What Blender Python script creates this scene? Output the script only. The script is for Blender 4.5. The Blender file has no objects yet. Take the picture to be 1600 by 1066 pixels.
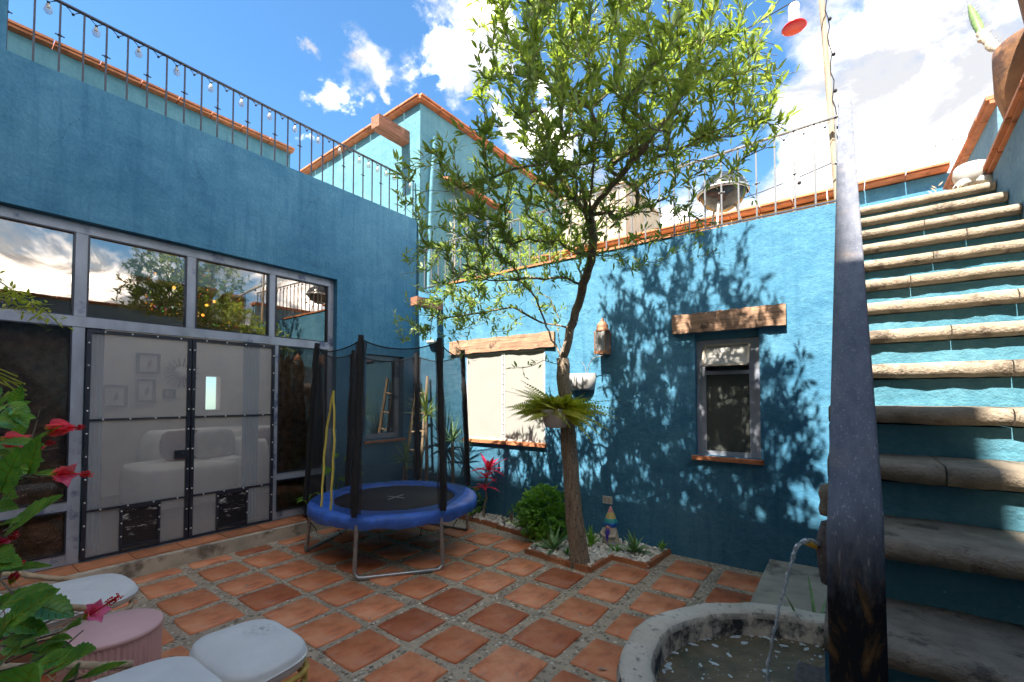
import bpy, math, random
import numpy as np
from mathutils import Vector, Matrix, noise as mnoise
R = random.Random(7)
PI = math.pi
scene = bpy.context.scene
COL = scene.collection

# ------------------------------------------------------------------ camera
F_PX, V0 = 695.0, 599.0
PITCH = math.radians(1.8); YAW = math.atan(519/math.hypot(695, 22))
CAM = Vector((0, 0, 1.57))
_F0 = Vector((-math.sin(YAW), math.cos(YAW), 0)); _R = Vector((math.cos(YAW), math.sin(YAW), 0)); _Z = Vector((0, 0, 1))
_F = _F0*math.cos(PITCH)+_Z*math.sin(PITCH); _U = _Z*math.cos(PITCH)-_F0*math.sin(PITCH)
def ray(u, v): return _F*F_PX+_R*(u-800)+_U*(V0-v)
def P(u, v, ax, val):
    d = ray(u, v); t = (val-CAM[ax])/d[ax]; return CAM+d*t
def D(u, v, depth): return CAM+ray(u, v)*(depth/F_PX)
cd = bpy.data.cameras.new('camera'); cam = bpy.data.objects.new('camera', cd); COL.objects.link(cam)
cd.sensor_width = 36; cd.sensor_fit = 'HORIZONTAL'; cd.lens = F_PX/1600*36
cd.shift_y = (V0-533)/1600; cd.clip_start = 0.02; cd.clip_end = 2000
cam.matrix_world = Matrix(((_R.x, _U.x, -_F.x, CAM.x), (_R.y, _U.y, -_F.y, CAM.y), (_R.z, _U.z, -_F.z, CAM.z), (0, 0, 0, 1)))
scene.camera = cam

# ------------------------------------------------------------------ sun + sky
SUN_TRAVEL = Vector((.03, .47, -.68)).normalized()
sl = bpy.data.lights.new('sun', 'SUN'); sl.energy = 2.0; sl.angle = math.radians(.6); sl.color = (1, .93, .82)
so = bpy.data.objects.new('sun', sl); COL.objects.link(so)
so.rotation_euler = SUN_TRAVEL.to_track_quat('-Z', 'Y').to_euler(); so.location = (0, -5, 14)
SUN_EL = math.asin(-SUN_TRAVEL.z)
w = bpy.data.worlds.new('World'); scene.world = w; w.use_nodes = True
nt = w.node_tree; N = nt.nodes; L = nt.links; N.clear()
def wn(t, **k):
    n = N.new(t)
    for a, b in k.items(): setattr(n, a, b)
    return n
def wl(a, b): L.new(a, b)
def wmath(op, a, b=None, c=None, clamp=False):
    n = N.new('ShaderNodeMath'); n.operation = op; n.use_clamp = clamp
    for i, x in enumerate((a, b, c)):
        if x is None: continue
        if isinstance(x, (int, float)): n.inputs[i].default_value = x
        else: L.new(x, n.inputs[i])
    return n.outputs[0]
sky = wn('ShaderNodeTexSky', sky_type='NISHITA', sun_disc=False, sun_elevation=SUN_EL,
         sun_rotation=math.radians(184), air_density=1.0, dust_density=.4, ozone_density=3.0, altitude=1500)
tc = wn('ShaderNodeTexCoord')
nz = wn('ShaderNodeTexNoise'); nz.inputs['Scale'].default_value = 5.5; nz.inputs['Detail'].default_value = 8; nz.inputs['Roughness'].default_value = .62
mp = wn('ShaderNodeMapping'); mp.inputs['Scale'].default_value = (1, 1, 1.6)
wl(tc.outputs['Generated'], mp.inputs[0]); wl(mp.outputs[0], nz.inputs['Vector'])
nz2 = wn('ShaderNodeTexNoise'); nz2.inputs['Scale'].default_value = 2.1; nz2.inputs['Detail'].default_value = 5
wl(mp.outputs[0], nz2.inputs['Vector'])
wv = wn('ShaderNodeTexNoise'); wv.inputs['Scale'].default_value = 7; wv.inputs['Detail'].default_value = 6; wv.inputs['Roughness'].default_value = .6
wl(tc.outputs['Generated'], wv.inputs['Vector'])
w1 = wn('ShaderNodeVectorMath', operation='MULTIPLY_ADD'); wl(wv.outputs['Color'], w1.inputs[0]); w1.inputs[1].default_value = (.26, .26, .26); w1.inputs[2].default_value = (-.13, -.13, -.13)
w2 = wn('ShaderNodeVectorMath', operation='ADD'); wl(w1.outputs[0], w2.inputs[0]); wl(tc.outputs['Generated'], w2.inputs[1])
mask = None
blobs = [(548, 75, .045), (530, 62, .03), (570, 105, .035), (595, 122, .02), (535, 152, .05), (575, 165, .03), (456, 74, .018), (480, 190, .035), (500, 205, .03),
         (700, 30, .09), (745, 45, .11), (790, 75, .1), (668, 50, .06), (770, 20, .1), (730, 130, .03), (830, 120, .07), (850, 220, .10),
         (1600, 60, .22), (1580, 160, .28), (1450, 190, .2), (1340, 210, .14), (1270, 180, .075), (1400, 260, .2), (1300, 300, .15), (1230, 160, .05), (1245, 330, .1),
         (1150, 350, .12), (1060, 380, .12), (1480, 90, .12), (950, 360, .14), (850, 400, .1), (1540, 20, .13), (1700, 0, .3)]
for (u, v, r) in blobs:
    c = ray(u, v).normalized()
    d = wn('ShaderNodeVectorMath', operation='DISTANCE'); wl(w2.outputs[0], d.inputs[0]); d.inputs[1].default_value = c
    m = wmath('MULTIPLY_ADD', d.outputs['Value'], -1/(r*(1.25 if r > .06 else 1.15)), 1.0)      # 1 at centre, 0 at radius
    m = m if r < .11 else wmath('MULTIPLY', m, 1.7)
    mask = m if mask is None else wmath('MAXIMUM', mask, m)
mask = wmath('MAXIMUM', mask, -1.2)
mask = wmath('MINIMUM', mask, 1.25)
# clouds elsewhere in the sky, outside the framed part
fc = ray(800, 250).normalized()
dt = wn('ShaderNodeVectorMath', operation='DOT_PRODUCT'); wl(tc.outputs['Generated'], dt.inputs[0]); dt.inputs[1].default_value = fc
outm = wmath('MULTIPLY_ADD', dt.outputs['Value'], -3.0, 1.75, clamp=True)   # 0 in frame, 1 outside
glob = wmath('MULTIPLY_ADD', nz2.outputs['Fac'], 7.0, -2.3)
glob = wmath('MULTIPLY', glob, 1.0)
glob = wmath('ADD', glob, wmath('MULTIPLY_ADD', outm, 2.0, -2.0))
mask = wmath('MAXIMUM', mask, wmath('MINIMUM', glob, .8))
dens = wmath('ADD', mask, wmath('MULTIPLY_ADD', nz.outputs['Fac'], 4.2, -2.35))
dens = wmath('MULTIPLY', dens, .95, clamp=True)
ss = wn('ShaderNodeMapRange', interpolation_type='SMOOTHSTEP'); wl(dens, ss.inputs[0])
cr = wn('ShaderNodeValToRGB'); _e = cr.color_ramp.elements.new(.5); cr.color_ramp.elements[1].color = (1.5, 1.45, 1.42, 1)
cr.color_ramp.elements[1].position = .52; cr.color_ramp.elements[0].position = .40; cr.color_ramp.elements[0].color = (.74, .755, .80, 1)
cr.color_ramp.elements[2].position = .64; cr.color_ramp.elements[2].color = (13.5, 12.2, 10.9, 1)
nz3 = wn('ShaderNodeTexNoise'); nz3.inputs['Scale'].default_value = 4.2; nz3.inputs['Detail'].default_value = 8; nz3.inputs['Roughness'].default_value = .6; nz3.inputs['Distortion'].default_value = .6
wl(mp.outputs[0], nz3.inputs['Vector']); wl(nz3.outputs['Fac'], cr.inputs[0])
hs = wn('ShaderNodeHueSaturation'); hs.inputs['Saturation'].default_value = 1.05; hs.inputs['Value'].default_value = .30
wl(sky.outputs[0], hs.inputs['Color'])
mx = wn('ShaderNodeMix', data_type='RGBA'); wl(ss.outputs[0], mx.inputs[0]); tint = wn('ShaderNodeMix', data_type='RGBA', blend_type='MULTIPLY'); tint.inputs[0].default_value = 1; tint.inputs[7].default_value = (.72, 1.0, 1.04, 1); wl(hs.outputs[0], tint.inputs[6]); wl(tint.outputs[2], mx.inputs[6]); wl(cr.outputs[0], mx.inputs[7])
bg = wn('ShaderNodeBackground'); bg.inputs['Strength'].default_value = .12; wl(mx.outputs[2], bg.inputs[0])
wo = wn('ShaderNodeOutputWorld'); wl(bg.outputs[0], wo.inputs[0])
scene.view_settings.view_transform = 'Standard'; scene.view_settings.look = 'None'
scene.view_settings.exposure = 3.3; scene.view_settings.gamma = 1; scene.view_settings.use_curve_mapping = False
scene.cycles.max_bounces = 10; scene.cycles.transparent_max_bounces = 24; scene.cycles.caustics_reflective = False; scene.cycles.caustics_refractive = False

# ------------------------------------------------------------------ materials
def new_mat(name):
    m = bpy.data.materials.new(name); m.use_nodes = True
    return m, m.node_tree, m.node_tree.nodes['Principled BSDF']
def node(t, typ, **k):
    n = t.nodes.new(typ)
    for a, b in k.items(): setattr(n, a, b)
    return n
def ramp(t, src, stops):
    r = node(t, 'ShaderNodeValToRGB'); e = r.color_ramp.elements
    while len(e) < len(stops): e.new(.5)
    for i, (p, c) in enumerate(stops): e[i].position = p; e[i].color = (*c, 1)
    t.links.new(src, r.inputs[0]); return r.outputs[0]
def noise_t(t, scale, detail=5, rough=.55, stretch=None, dist=0, coord='Object'):
    c = node(t, 'ShaderNodeTexCoord'); n = node(t, 'ShaderNodeTexNoise')
    n.inputs['Scale'].default_value = scale; n.inputs['Detail'].default_value = detail; n.inputs['Roughness'].default_value = rough; n.inputs['Distortion'].default_value = dist
    if stretch:
        m = node(t, 'ShaderNodeMapping'); m.inputs['Scale'].default_value = stretch
        t.links.new(c.outputs[coord], m.inputs[0]); t.links.new(m.outputs[0], n.inputs['Vector'])
    else: t.links.new(c.outputs[coord], n.inputs['Vector'])
    return n.outputs['Fac']
def mixc(t, fac, a, b, mode='MIX'):
    m = node(t, 'ShaderNodeMix', data_type='RGBA', blend_type=mode)
    for i, x in ((0, fac), (6, a), (7, b)):
        if isinstance(x, (int, float)): m.inputs[i].default_value = x
        elif isinstance(x, tuple): m.inputs[i].default_value = (*x, 1)
        else: t.links.new(x, m.inputs[i])
    return m.outputs[2]
def bump(t, bsdf, h, strength=.3, dist=.01):
    b = node(t, 'ShaderNodeBump'); b.inputs['Strength'].default_value = strength; b.inputs['Distance'].default_value = dist
    t.links.new(h, b.inputs['Height']); t.links.new(b.outputs[0], bsdf.inputs['Normal'])
def simple(name, col, rough=.6, var=.25, scale=8, metal=0, bmp=.1, stretch=None, var2=None, spec=.5, objrand=0, bdist=.004, detail=5):
    m, t, b = new_mat(name)
    n = noise_t(t, scale, detail, .6, stretch)
    dark = tuple(c*(1-var) for c in col); lite = tuple(min(1, c*(1+var)) for c in col)
    c = ramp(t, n, [(.3, dark), (.7, lite)])
    if var2:
        n2 = noise_t(t, var2[1], 6, .65)
        f = ramp(t, n2, [(var2[2], (0, 0, 0)), (var2[2]+.08, (1, 1, 1))])
        c = mixc(t, f, c, var2[0])
    if objrand:
        oi = node(t, 'ShaderNodeObjectInfo')
        v = node(t, 'ShaderNodeMapRange'); t.links.new(oi.outputs['Random'], v.inputs[0]); v.inputs[3].default_value = 1-objrand; v.inputs[4].default_value = 1+objrand
        h = node(t, 'ShaderNodeHueSaturation'); t.links.new(v.outputs[0], h.inputs['Value']); t.links.new(c, h.inputs['Color']); c = h.outputs[0]
    t.links.new(c, b.inputs['Base Color'])
    b.inputs['Roughness'].default_value = rough; b.inputs['Metallic'].default_value = metal; b.inputs['Specular IOR Level'].default_value = spec
    if bmp: bump(t, b, noise_t(t, scale*6, 4, .6, stretch), bmp, bdist)
    return m
def stucco(name, base, light, dark, s=1.0):
    m, t, b = new_mat(name)
    big = noise_t(t, 1.1*s, 6, .62, (1, 1, 1.25), .6)
    mid = noise_t(t, 5*s, 7, .68, (1, 1, 1.6))
    fine = noise_t(t, 34*s, 6, .7)
    c = ramp(t, big, [(.36, dark), (.5, base), (.64, light)])
    c = mixc(t, .38, c, ramp(t, mid, [(.34, dark), (.52, base), (.74, light)]))
    c = mixc(t, .28, c, ramp(t, fine, [(.36, dark), (.66, light)]))
    # scuffs and small pale chips
    chip = noise_t(t, 60*s, 3, .6); cf = ramp(t, chip, [(.735, (0, 0, 0)), (.75, (1, 1, 1))])
    c = mixc(t, cf, c, tuple(min(1, x*1.6+.08) for x in base))
    # vertical water marks
    st = noise_t(t, 3.0, 4, .6, (4.5, 4.5, .35)); sf = ramp(t, st, [(.50, (0, 0, 0)), (.72, (.55, .55, .55))])
    c = mixc(t, sf, c, dark)
    ck = node(t, 'ShaderNodeTexVoronoi', feature='DISTANCE_TO_EDGE'); ck.inputs['Scale'].default_value = .9*s
    cc_ = node(t, 'ShaderNodeTexCoord'); nn_ = node(t, 'ShaderNodeTexNoise'); nn_.inputs['Scale'].default_value = 3.5; nn_.inputs['Detail'].default_value = 6
    t.links.new(cc_.outputs['Object'], nn_.inputs['Vector']); va = node(t, 'ShaderNodeVectorMath', operation='MULTIPLY_ADD'); t.links.new(nn_.outputs['Color'], va.inputs[0]); va.inputs[1].default_value = (.7, .7, .7); t.links.new(cc_.outputs['Object'], va.inputs[2]); t.links.new(va.outputs[0], ck.inputs['Vector'])
    cf_ = ramp(t, ck.outputs['Distance'], [(.0, (1, 1, 1)), (.006, (0, 0, 0))]); cm_ = ramp(t, noise_t(t, .9, 3, .5), [(.52, (0, 0, 0)), (.58, (.55,)*3)])
    c = mixc(t, mixc(t, 1.0, cf_, cm_, 'MULTIPLY'), c, tuple(x*.4 for x in dark))
    t.links.new(c, b.inputs['Base Color']); b.inputs['Roughness'].default_value = .82; b.inputs['Specular IOR Level'].default_value = .35
    pk = ramp(t, noise_t(t, 1.7*s, 4, .6), [(.36, (.25,)*3), (.62, (1,)*3)])
    mm_ = node(t, 'ShaderNodeMath', operation='MULTIPLY'); t.links.new(mid, mm_.inputs[0]); t.links.new(pk, mm_.inputs[1])
    tro = noise_t(t, 3.2*s, 4, .5, (1, 1, 1.8), .5)
    m2_ = node(t, 'ShaderNodeMath', operation='MULTIPLY_ADD'); t.links.new(tro, m2_.inputs[0]); m2_.inputs[1].default_value = .55; t.links.new(mm_.outputs[0], m2_.inputs[2])
    a = node(t, 'ShaderNodeMath', operation='MULTIPLY_ADD'); t.links.new(m2_.outputs[0], a.inputs[0]); a.inputs[1].default_value = 2.4; t.links.new(fine, a.inputs[2])
    a2 = node(t, 'ShaderNodeMath', operation='MULTIPLY_ADD'); t.links.new(noise_t(t, 120*s, 3, .6), a2.inputs[0]); a2.inputs[1].default_value = .25; t.links.new(a.outputs[0], a2.inputs[2])
    bump(t, b, a2.outputs[0], .55, .012)
    return m
M = {}
M['blue'] = stucco('blue_stucco', (.060, .20, .315), (.10, .265, .385), (.022, .12, .22))
M['blue_lite'] = stucco('light_blue_stucco', (.095, .24, .30), (.13, .29, .35), (.06, .18, .245))
M['greyblue'] = stucco('grey_blue_stucco', (.13, .25, .34), (.24, .38, .47), (.10, .22, .32))
M['ochre'] = stucco('ochre_stucco', (.52, .27, .06), (.6, .36, .1), (.4, .18, .03))
M['cream'] = stucco('cream_stucco', (.44, .37, .27), (.52, .45, .34), (.3, .25, .18), 1.5)
M['white_wall'] = stucco('white_stucco', (.62, .6, .55), (.7, .68, .64), (.5, .48, .44))
M['room'] = simple('room_plaster', (.5, .46, .4), .9, .06, 2)
M['riser'] = stucco('riser_paint', (.075, .22, .29), (.12, .29, .36), (.035, .15, .22), 1.4)
M['terracotta'] = simple('terracotta', (.46, .17, .075), .75, .28, 7, bmp=.35, var2=((.26, .09, .04), 5, .6), objrand=.16, bdist=.006)
def floor_tile():
    m, t, b = new_mat('clay_tile')
    oi = node(t, 'ShaderNodeObjectInfo')
    n = noise_t(t, 5, 6, .65, None, .4)
    c = ramp(t, n, [(.28, (.36, .10, .042)), (.47, (.70, .235, .10)), (.70, (.78, .37, .20))])
    rnd = ramp(t, oi.outputs['Random'], [(0, (.58, .44, .37)), (.18, (.72, .58, .50)), (.4, (.90, .83, .76)), (.7, (1.0, .98, .95)), (1, (1.14, 1.16, 1.2))])
    c = mixc(t, 1.0, c, rnd, 'MULTIPLY')
    # worn bright edges and a milky bloom
    n3 = noise_t(t, 2.3, 5, .6, None, .5, 'Generated'); f = ramp(t, n3, [(.5, (0, 0, 0)), (.72, (.5, .5, .5))])
    c = mixc(t, f, c, (.55, .36, .26))
    n4 = noise_t(t, 46, 3, .6); f4 = ramp(t, n4, [(.7, (0, 0, 0)), (.76, (.8, .8, .8))]); c = mixc(t, f4, c, (.2, .08, .05))
    t.links.new(c, b.inputs['Base Color'])
    rr = ramp(t, noise_t(t, 4, 5, .6), [(.35, (.34,)*3), (.65, (.62,)*3)]); t.links.new(rr, b.inputs['Roughness'])
    bump(t, b, noise_t(t, 14, 6, .6), .35, .006); return m
M['tile'] = floor_tile()
def mortar():
    m, t, b = new_mat('pebble_mortar')
    c = node(t, 'ShaderNodeTexCoord')
    v = node(t, 'ShaderNodeTexVoronoi', feature='F1'); v.inputs['Scale'].default_value = 34; v.inputs['Randomness'].default_value = 1
    t.links.new(c.outputs['Object'], v.inputs['Vector'])
    pm = ramp(t, v.outputs['Distance'], [(.36, (1, 1, 1)), (.50, (0, 0, 0))])
    hs_ = node(t, 'ShaderNodeSeparateColor'); t.links.new(v.outputs['Color'], hs_.inputs[0])
    pc = ramp(t, hs_.outputs[0], [(0, (.16, .125, .095)), (.35, (.38, .30, .215)), (.7, (.56, .465, .35)), (1, (.78, .70, .57))])
    mc = ramp(t, noise_t(t, 4, 6, .6), [(.3, (.36, .285, .20)), (.7, (.56, .455, .33))])
    cover = ramp(t, noise_t(t, 3.0, 5, .6), [(.30, (.5,)*3), (.5, (1,)*3)])
    ff = mixc(t, 1.0, pm, cover, 'MULTIPLY')
    col = mixc(t, ff, mc, pc)
    t.links.new(col, b.inputs['Base Color']); b.inputs['Roughness'].default_value = .8
    h = mixc(t, .3, ff, noise_t(t, 60, 4, .6))
    bump(t, b, h, 1.0, .014); return m
M['mortar'] = mortar()
M['concrete'] = simple('concrete', (.44, .38, .30), .85, .25, 3, bmp=.4, var2=((.17, .14, .11), 2.2, .56), bdist=.006)
M['ground'] = simple('earth', (.2, .16, .11), .95, .3, .5)
M['steel'] = simple('worn_lavender_steel', (.30, .325, .385), .42, .22, 6, metal=.1, bmp=.12, stretch=(1, 1, .35), var2=((.10, .12, .20), 3.5, .57))
M['black_metal'] = simple('black_steel', (.022, .026, .04), .38, .3, 8, metal=.2)
M['rail_metal'] = simple('dark_wrought_iron', (.045, .05, .07), .5, .25, 20, metal=.3)
M['rail_grey'] = simple('grey_painted_iron', (.13, .14, .155), .45, .15, 20)
M['galv'] = simple('galvanised_steel', (.42, .42, .42), .38, .2, 25, metal=.75)
M['stud'] = simple('rivet', (.7, .7, .68), .4, .05)
M['wood_old'] = simple('weathered_wood', (.36, .215, .135), .85, .45, 7, bmp=.8, stretch=(.35, 3, 6), var2=((.12, .07, .05), 6, .6), bdist=.012)
M['wood_y'] = simple('viga_wood', (.28, .12, .07), .85, .45, 7, bmp=.8, stretch=(5, .35, 5), var2=((.10, .05, .035), 6, .6), bdist=.012)
M['wood_pole'] = simple('pole_wood', (.36, .28, .2), .8, .35, 10, bmp=.5, stretch=(4, 4, .3))
M['bamboo'] = simple('ladder_wood', (.42, .31, .2), .8, .35, 8, bmp=.5, stretch=(4, 4, .4))
M['stone'] = simple('tread_stone', (.31, .25, .185), .9, .28, 16, bmp=.9, var2=((.13, .10, .075), 9, .56), bdist=.012, detail=9)
M['rock'] = simple('dark_volcanic_stone', (.14, .115, .11), .85, .5, 60, bmp=.9, var2=((.45, .42, .4), 90, .66))
M['shutter'] = simple('white_screen', (.28, .272, .25), .7, .05, 3, bmp=.05)
M['white'] = simple('white_ceramic', (.52, .51, .49), .35, .05, 5)
M['grey_pot'] = simple('grey_planter', (.26, .255, .25), .6, .08, 5)
M['black'] = simple('black_fabric', (.012, .012, .014), .8, .3, 20, bmp=.4)
M['pad'] = simple('blue_vinyl_pad', (.045, .15, .58), .42, .25, 9, bmp=.35, bdist=.02)
M['mat'] = simple('trampoline_mat', (.04, .037, .038), .6, .15, 30)
M['yellow'] = simple('yellow_trim', (.66, .53, .1), .6, .15, 20)
M['cushion'] = simple('grey_cushion', (.70, .69, .675), .95, .07, 5, bmp=.5, bdist=.004)
M['pink'] = simple('pink_stool', (.74, .44, .42), .5, .05, 5, bmp=.03)
M['rope'] = simple('tan_rope', (.45, .32, .2), .85, .2, 40, bmp=.3)
M['bamboo_y'] = simple('yellow_bamboo', (.55, .37, .09), .5, .3, 20)
M['rust'] = simple('rusty_black_post', (.014, .014, .018), .3, .5, 6, bmp=.5, stretch=(1, 1, .4), var2=((.20, .10, .045), 7, .56), bdist=.004)
M['bark'] = simple('bark', (.40, .31, .225), .95, .45, 22, bmp=1.0, stretch=(3, 3, .28), var2=((.10, .07, .05), 40, .56), bdist=.02)
M['pebble'] = simple('white_pebble', (.74, .67, .58), .75, .28, 9, bmp=.1)
M['soil'] = simple('soil', (.06, .045, .03), .95, .3, 20, bmp=.5)
M['copper'] = simple('rusty_lantern', (.30, .13, .065), .6, .4, 20, bmp=.2)
M['red'] = simple('red_plastic', (.75, .015, .02), .25, .05)
M['pot'] = simple('clay_pot', (.24, .115, .05), .85, .35, 4, bmp=.8, var2=((.11, .055, .035), 2.5, .5))
M['dark_room'] = simple('dark_wood', (.06, .04, .03), .8, .5, 14)
M['rough_backing'] = simple('rough_brown_backing', (.26, .16, .10), .95, .6, 16, bmp=.9, bdist=.03, detail=8)
M['picture'] = simple('picture', (.42, .42, .4), .6, .1)
M['bead'] = simple('mauve_cloth', (.16, .08, .08), .9, .2)
M['grill'] = simple('grill_enamel', (.03, .035, .04), .2, .2)
def limestone():
    m, t, b = new_mat('stained_limestone')
    c = ramp(t, noise_t(t, 3, 6, .6), [(.3, (.56, .46, .35)), (.7, (.76, .68, .57))])
    f = ramp(t, noise_t(t, 26, 7, .75), [(.56, (0, 0, 0)), (.64, (.85, .85, .85))]); c = mixc(t, f, c, (.14, .115, .10))
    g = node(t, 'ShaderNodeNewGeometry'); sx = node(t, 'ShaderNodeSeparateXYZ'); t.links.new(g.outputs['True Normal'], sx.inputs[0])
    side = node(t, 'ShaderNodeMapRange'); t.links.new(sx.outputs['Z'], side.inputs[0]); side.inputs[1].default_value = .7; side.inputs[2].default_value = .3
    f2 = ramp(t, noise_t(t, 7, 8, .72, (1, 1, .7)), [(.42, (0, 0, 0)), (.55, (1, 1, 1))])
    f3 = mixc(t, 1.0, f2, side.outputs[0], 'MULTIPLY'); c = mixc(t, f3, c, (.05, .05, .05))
    t.links.new(c, b.inputs['Base Color']); b.inputs['Roughness'].default_value = .85
    bump(t, b, noise_t(t, 30, 7, .7), .7, .01); return m
M['limestone'] = limestone()
def rail_paint():
    m, t, b = new_mat('worn_handrail_paint')
    n = noise_t(t, 9, 7, .7, (3, 1, .6)); c = ramp(t, n, [(.3, (.085, .095, .125)), (.55, (.145, .155, .19)), (.75, (.21, .21, .23))])
    f = ramp(t, noise_t(t, 38, 5, .7, (3, .5, .5)), [(.62, (0, 0, 0)), (.68, (.5, .5, .5))]); c = mixc(t, f, c, (.34, .29, .24))
    f2 = ramp(t, noise_t(t, 4, 4, .6), [(.6, (0, 0, 0)), (.72, (.5, .5, .5))]); c = mixc(t, f2, c, (.30, .23, .19))
    n9 = ramp(t, noise_t(t, 120, 4, .6, (2, 1, .12)), [(.60, (0, 0, 0)), (.66, (.7, .7, .7))]); c = mixc(t, n9, c, (.36, .35, .35)); tcz = node(t, 'ShaderNodeTexCoord'); sp_ = node(t, 'ShaderNodeSeparateXYZ'); t.links.new(tcz.outputs['Object'], sp_.inputs[0])
    zz = node(t, 'ShaderNodeMath', operation='MULTIPLY_ADD'); t.links.new(noise_t(t, 26, 6, .7, (1.6, 1, .5)), zz.inputs[0]); zz.inputs[1].default_value = .26; t.links.new(sp_.outputs['Z'], zz.inputs[2])
    zf = ramp(t, zz.outputs[0], [(0, (1, 1, 1)), (1, (0, 0, 0))]); mr_ = node(t, 'ShaderNodeMapRange'); t.links.new(zz.outputs[0], mr_.inputs[0]); mr_.inputs[1].default_value = 1.43; mr_.inputs[2].default_value = 1.33
    rst = ramp(t, noise_t(t, 17, 7, .7, (1.5, 1, .6), .8), [(.50, (.012, .012, .016)), (.60, (.13, .07, .03)), (.70, (.26, .15, .07))])
    c = mixc(t, mr_.outputs[0], c, rst)
    t.links.new(c, b.inputs['Base Color']); b.inputs['Roughness'].default_value = .55; b.inputs['Specular IOR Level'].default_value = .3
    bump(t, b, n, .15, .002); return m
M['handrail'] = rail_paint()
def leafmat(name, c1, c2, trans=.45, rough=.45, c3=None):
    m, t, b = new_mat(name)
    n = noise_t(t, 3.3, 3, .5); n2 = noise_t(t, 37, 2, .5)
    c = mixc(t, .5, ramp(t, n, [(.35, c1), (.65, c2)]), ramp(t, n2, [(.35, c1), (.65, c3 or c2)]))
    t.links.new(c, b.inputs['Base Color']); b.inputs['Roughness'].default_value = rough
    tr = node(t, 'ShaderNodeBsdfTranslucent')
    g = mixc(t, 1.0, c, (1.5, 1.45, .55), 'MULTIPLY'); t.links.new(g, tr.inputs[0])
    ms = node(t, 'ShaderNodeMixShader'); ms.inputs[0].default_value = trans
    t.links.new(b.outputs[0], ms.inputs[1]); t.links.new(tr.outputs[0], ms.inputs[2])
    t.links.new(ms.outputs[0], t.nodes['Material Output'].inputs[0]); return m
M['leaf'] = leafmat('tree_leaf', (.12, .20, .045), (.27, .365, .10), .48, .42, (.42, .49, .20))
M['shrub'] = leafmat('shrub_leaf', (.10, .26, .03), (.24, .48, .06), .35)
M['agave'] = leafmat('agave_leaf', (.11, .25, .08), (.26, .42, .18), .1)
M['fern'] = leafmat('fern_leaf', (.30, .36, .04), (.60, .60, .09), .42)
M['hib'] = leafmat('hibiscus_leaf', (.06, .22, .04), (.14, .38, .06), .3, .35, (.28, .52, .07))
M['yucca'] = leafmat('yucca_leaf', (.16, .26, .05), (.38, .46, .14), .25)
M['magenta'] = leafmat('cordyline_leaf', (.6, .015, .09), (.85, .06, .18), .35)
M['petal'] = leafmat('hibiscus_petal', (.85, .06, .20), (.95, .20, .36), .4)
M['petal2'] = leafmat('pink_petal', (.85, .12, .35), (.9, .25, .5), .4)
M['purple'] = leafmat('purple_petal', (.3, .2, .6), (.45, .3, .75), .4)
M['yflower'] = leafmat('yellow_petal', (.8, .5, .05), (.9, .6, .1), .3)
M['cactus'] = leafmat('cactus_skin', (.1, .18, .06), (.2, .3, .1), .02)
M['cactus_dry'] = simple('dry_cactus', (.36, .3, .22), .9, .4, 20, bmp=.6)
def glass(name, fac, tint=(.9, .92, .93), rough=.01, wav=0.0):
    m = bpy.data.materials.new(name); m.use_nodes = True; t = m.node_tree; t.nodes.clear()
    g = node(t, 'ShaderNodeBsdfGlossy'); g.inputs['Roughness'].default_value = rough; g.inputs[0].default_value = (.82, .76, .70, 1)
    tr = node(t, 'ShaderNodeBsdfTransparent'); tr.inputs[0].default_value = (*tint, 1)
    ms = node(t, 'ShaderNodeMixShader'); o = node(t, 'ShaderNodeOutputMaterial')
    lw = node(t, 'ShaderNodeFresnel'); lw.inputs[0].default_value = 1.5
    a = node(t, 'ShaderNodeMath', operation='MULTIPLY_ADD', use_clamp=True); t.links.new(lw.outputs[0], a.inputs[0]); a.inputs[1].default_value = 1.2; a.inputs[2].default_value = fac
    t.links.new(a.outputs[0], ms.inputs[0]); t.links.new(tr.outputs[0], ms.inputs[1]); t.links.new(g.outputs[0], ms.inputs[2]); t.links.new(ms.outputs[0], o.inputs[0])
    if wav:
        b = node(t, 'ShaderNodeBump'); b.inputs['Strength'].default_value = wav; b.inputs['Distance'].default_value = .01
        t.links.new(noise_t(t, 2.5, 2, .4), b.inputs['Height']); t.links.new(b.outputs[0], g.inputs['Normal'])
    return m
M['glass_mirror'] = glass('reflective_glass', .24, (.42, .36, .30), .012, .04)
M['glass'] = glass('window_glass', .01, (.85, .85, .85), .01)
M['clear'] = glass('clear_glass', .05, (.95, .95, .95), .02)
def mesh_screen(name, col, op):
    m = bpy.data.materials.new(name); m.use_nodes = True; t = m.node_tree; t.nodes.clear()
    d = node(t, 'ShaderNodeBsdfDiffuse'); d.inputs[0].default_value = (*col, 1)
    tr = node(t, 'ShaderNodeBsdfTransparent'); ms = node(t, 'ShaderNodeMixShader'); o = node(t, 'ShaderNodeOutputMaterial')
    f = ramp(t, noise_t(t, 1.5, 3, .6), [(.3, (op-.05,)*3), (.7, (op+.05,)*3)])
    t.links.new(f, ms.inputs[0]); t.links.new(tr.outputs[0], ms.inputs[1]); t.links.new(d.outputs[0], ms.inputs[2]); t.links.new(ms.outputs[0], o.inputs[0]); return m
M['screen'] = mesh_screen('insect_screen', (.46, .46, .48), .36)
M['net'] = mesh_screen('trampoline_net', (.05, .05, .055), .44)
M['sleeve'] = mesh_screen('net_sleeve', (.05, .045, .05), .78)
M['bulbglass'] = mesh_screen('bulb_glass', (.5, .48, .45), .38)
M['winscreen'] = mesh_screen('window_screen', (.10, .11, .10), .72)
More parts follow.
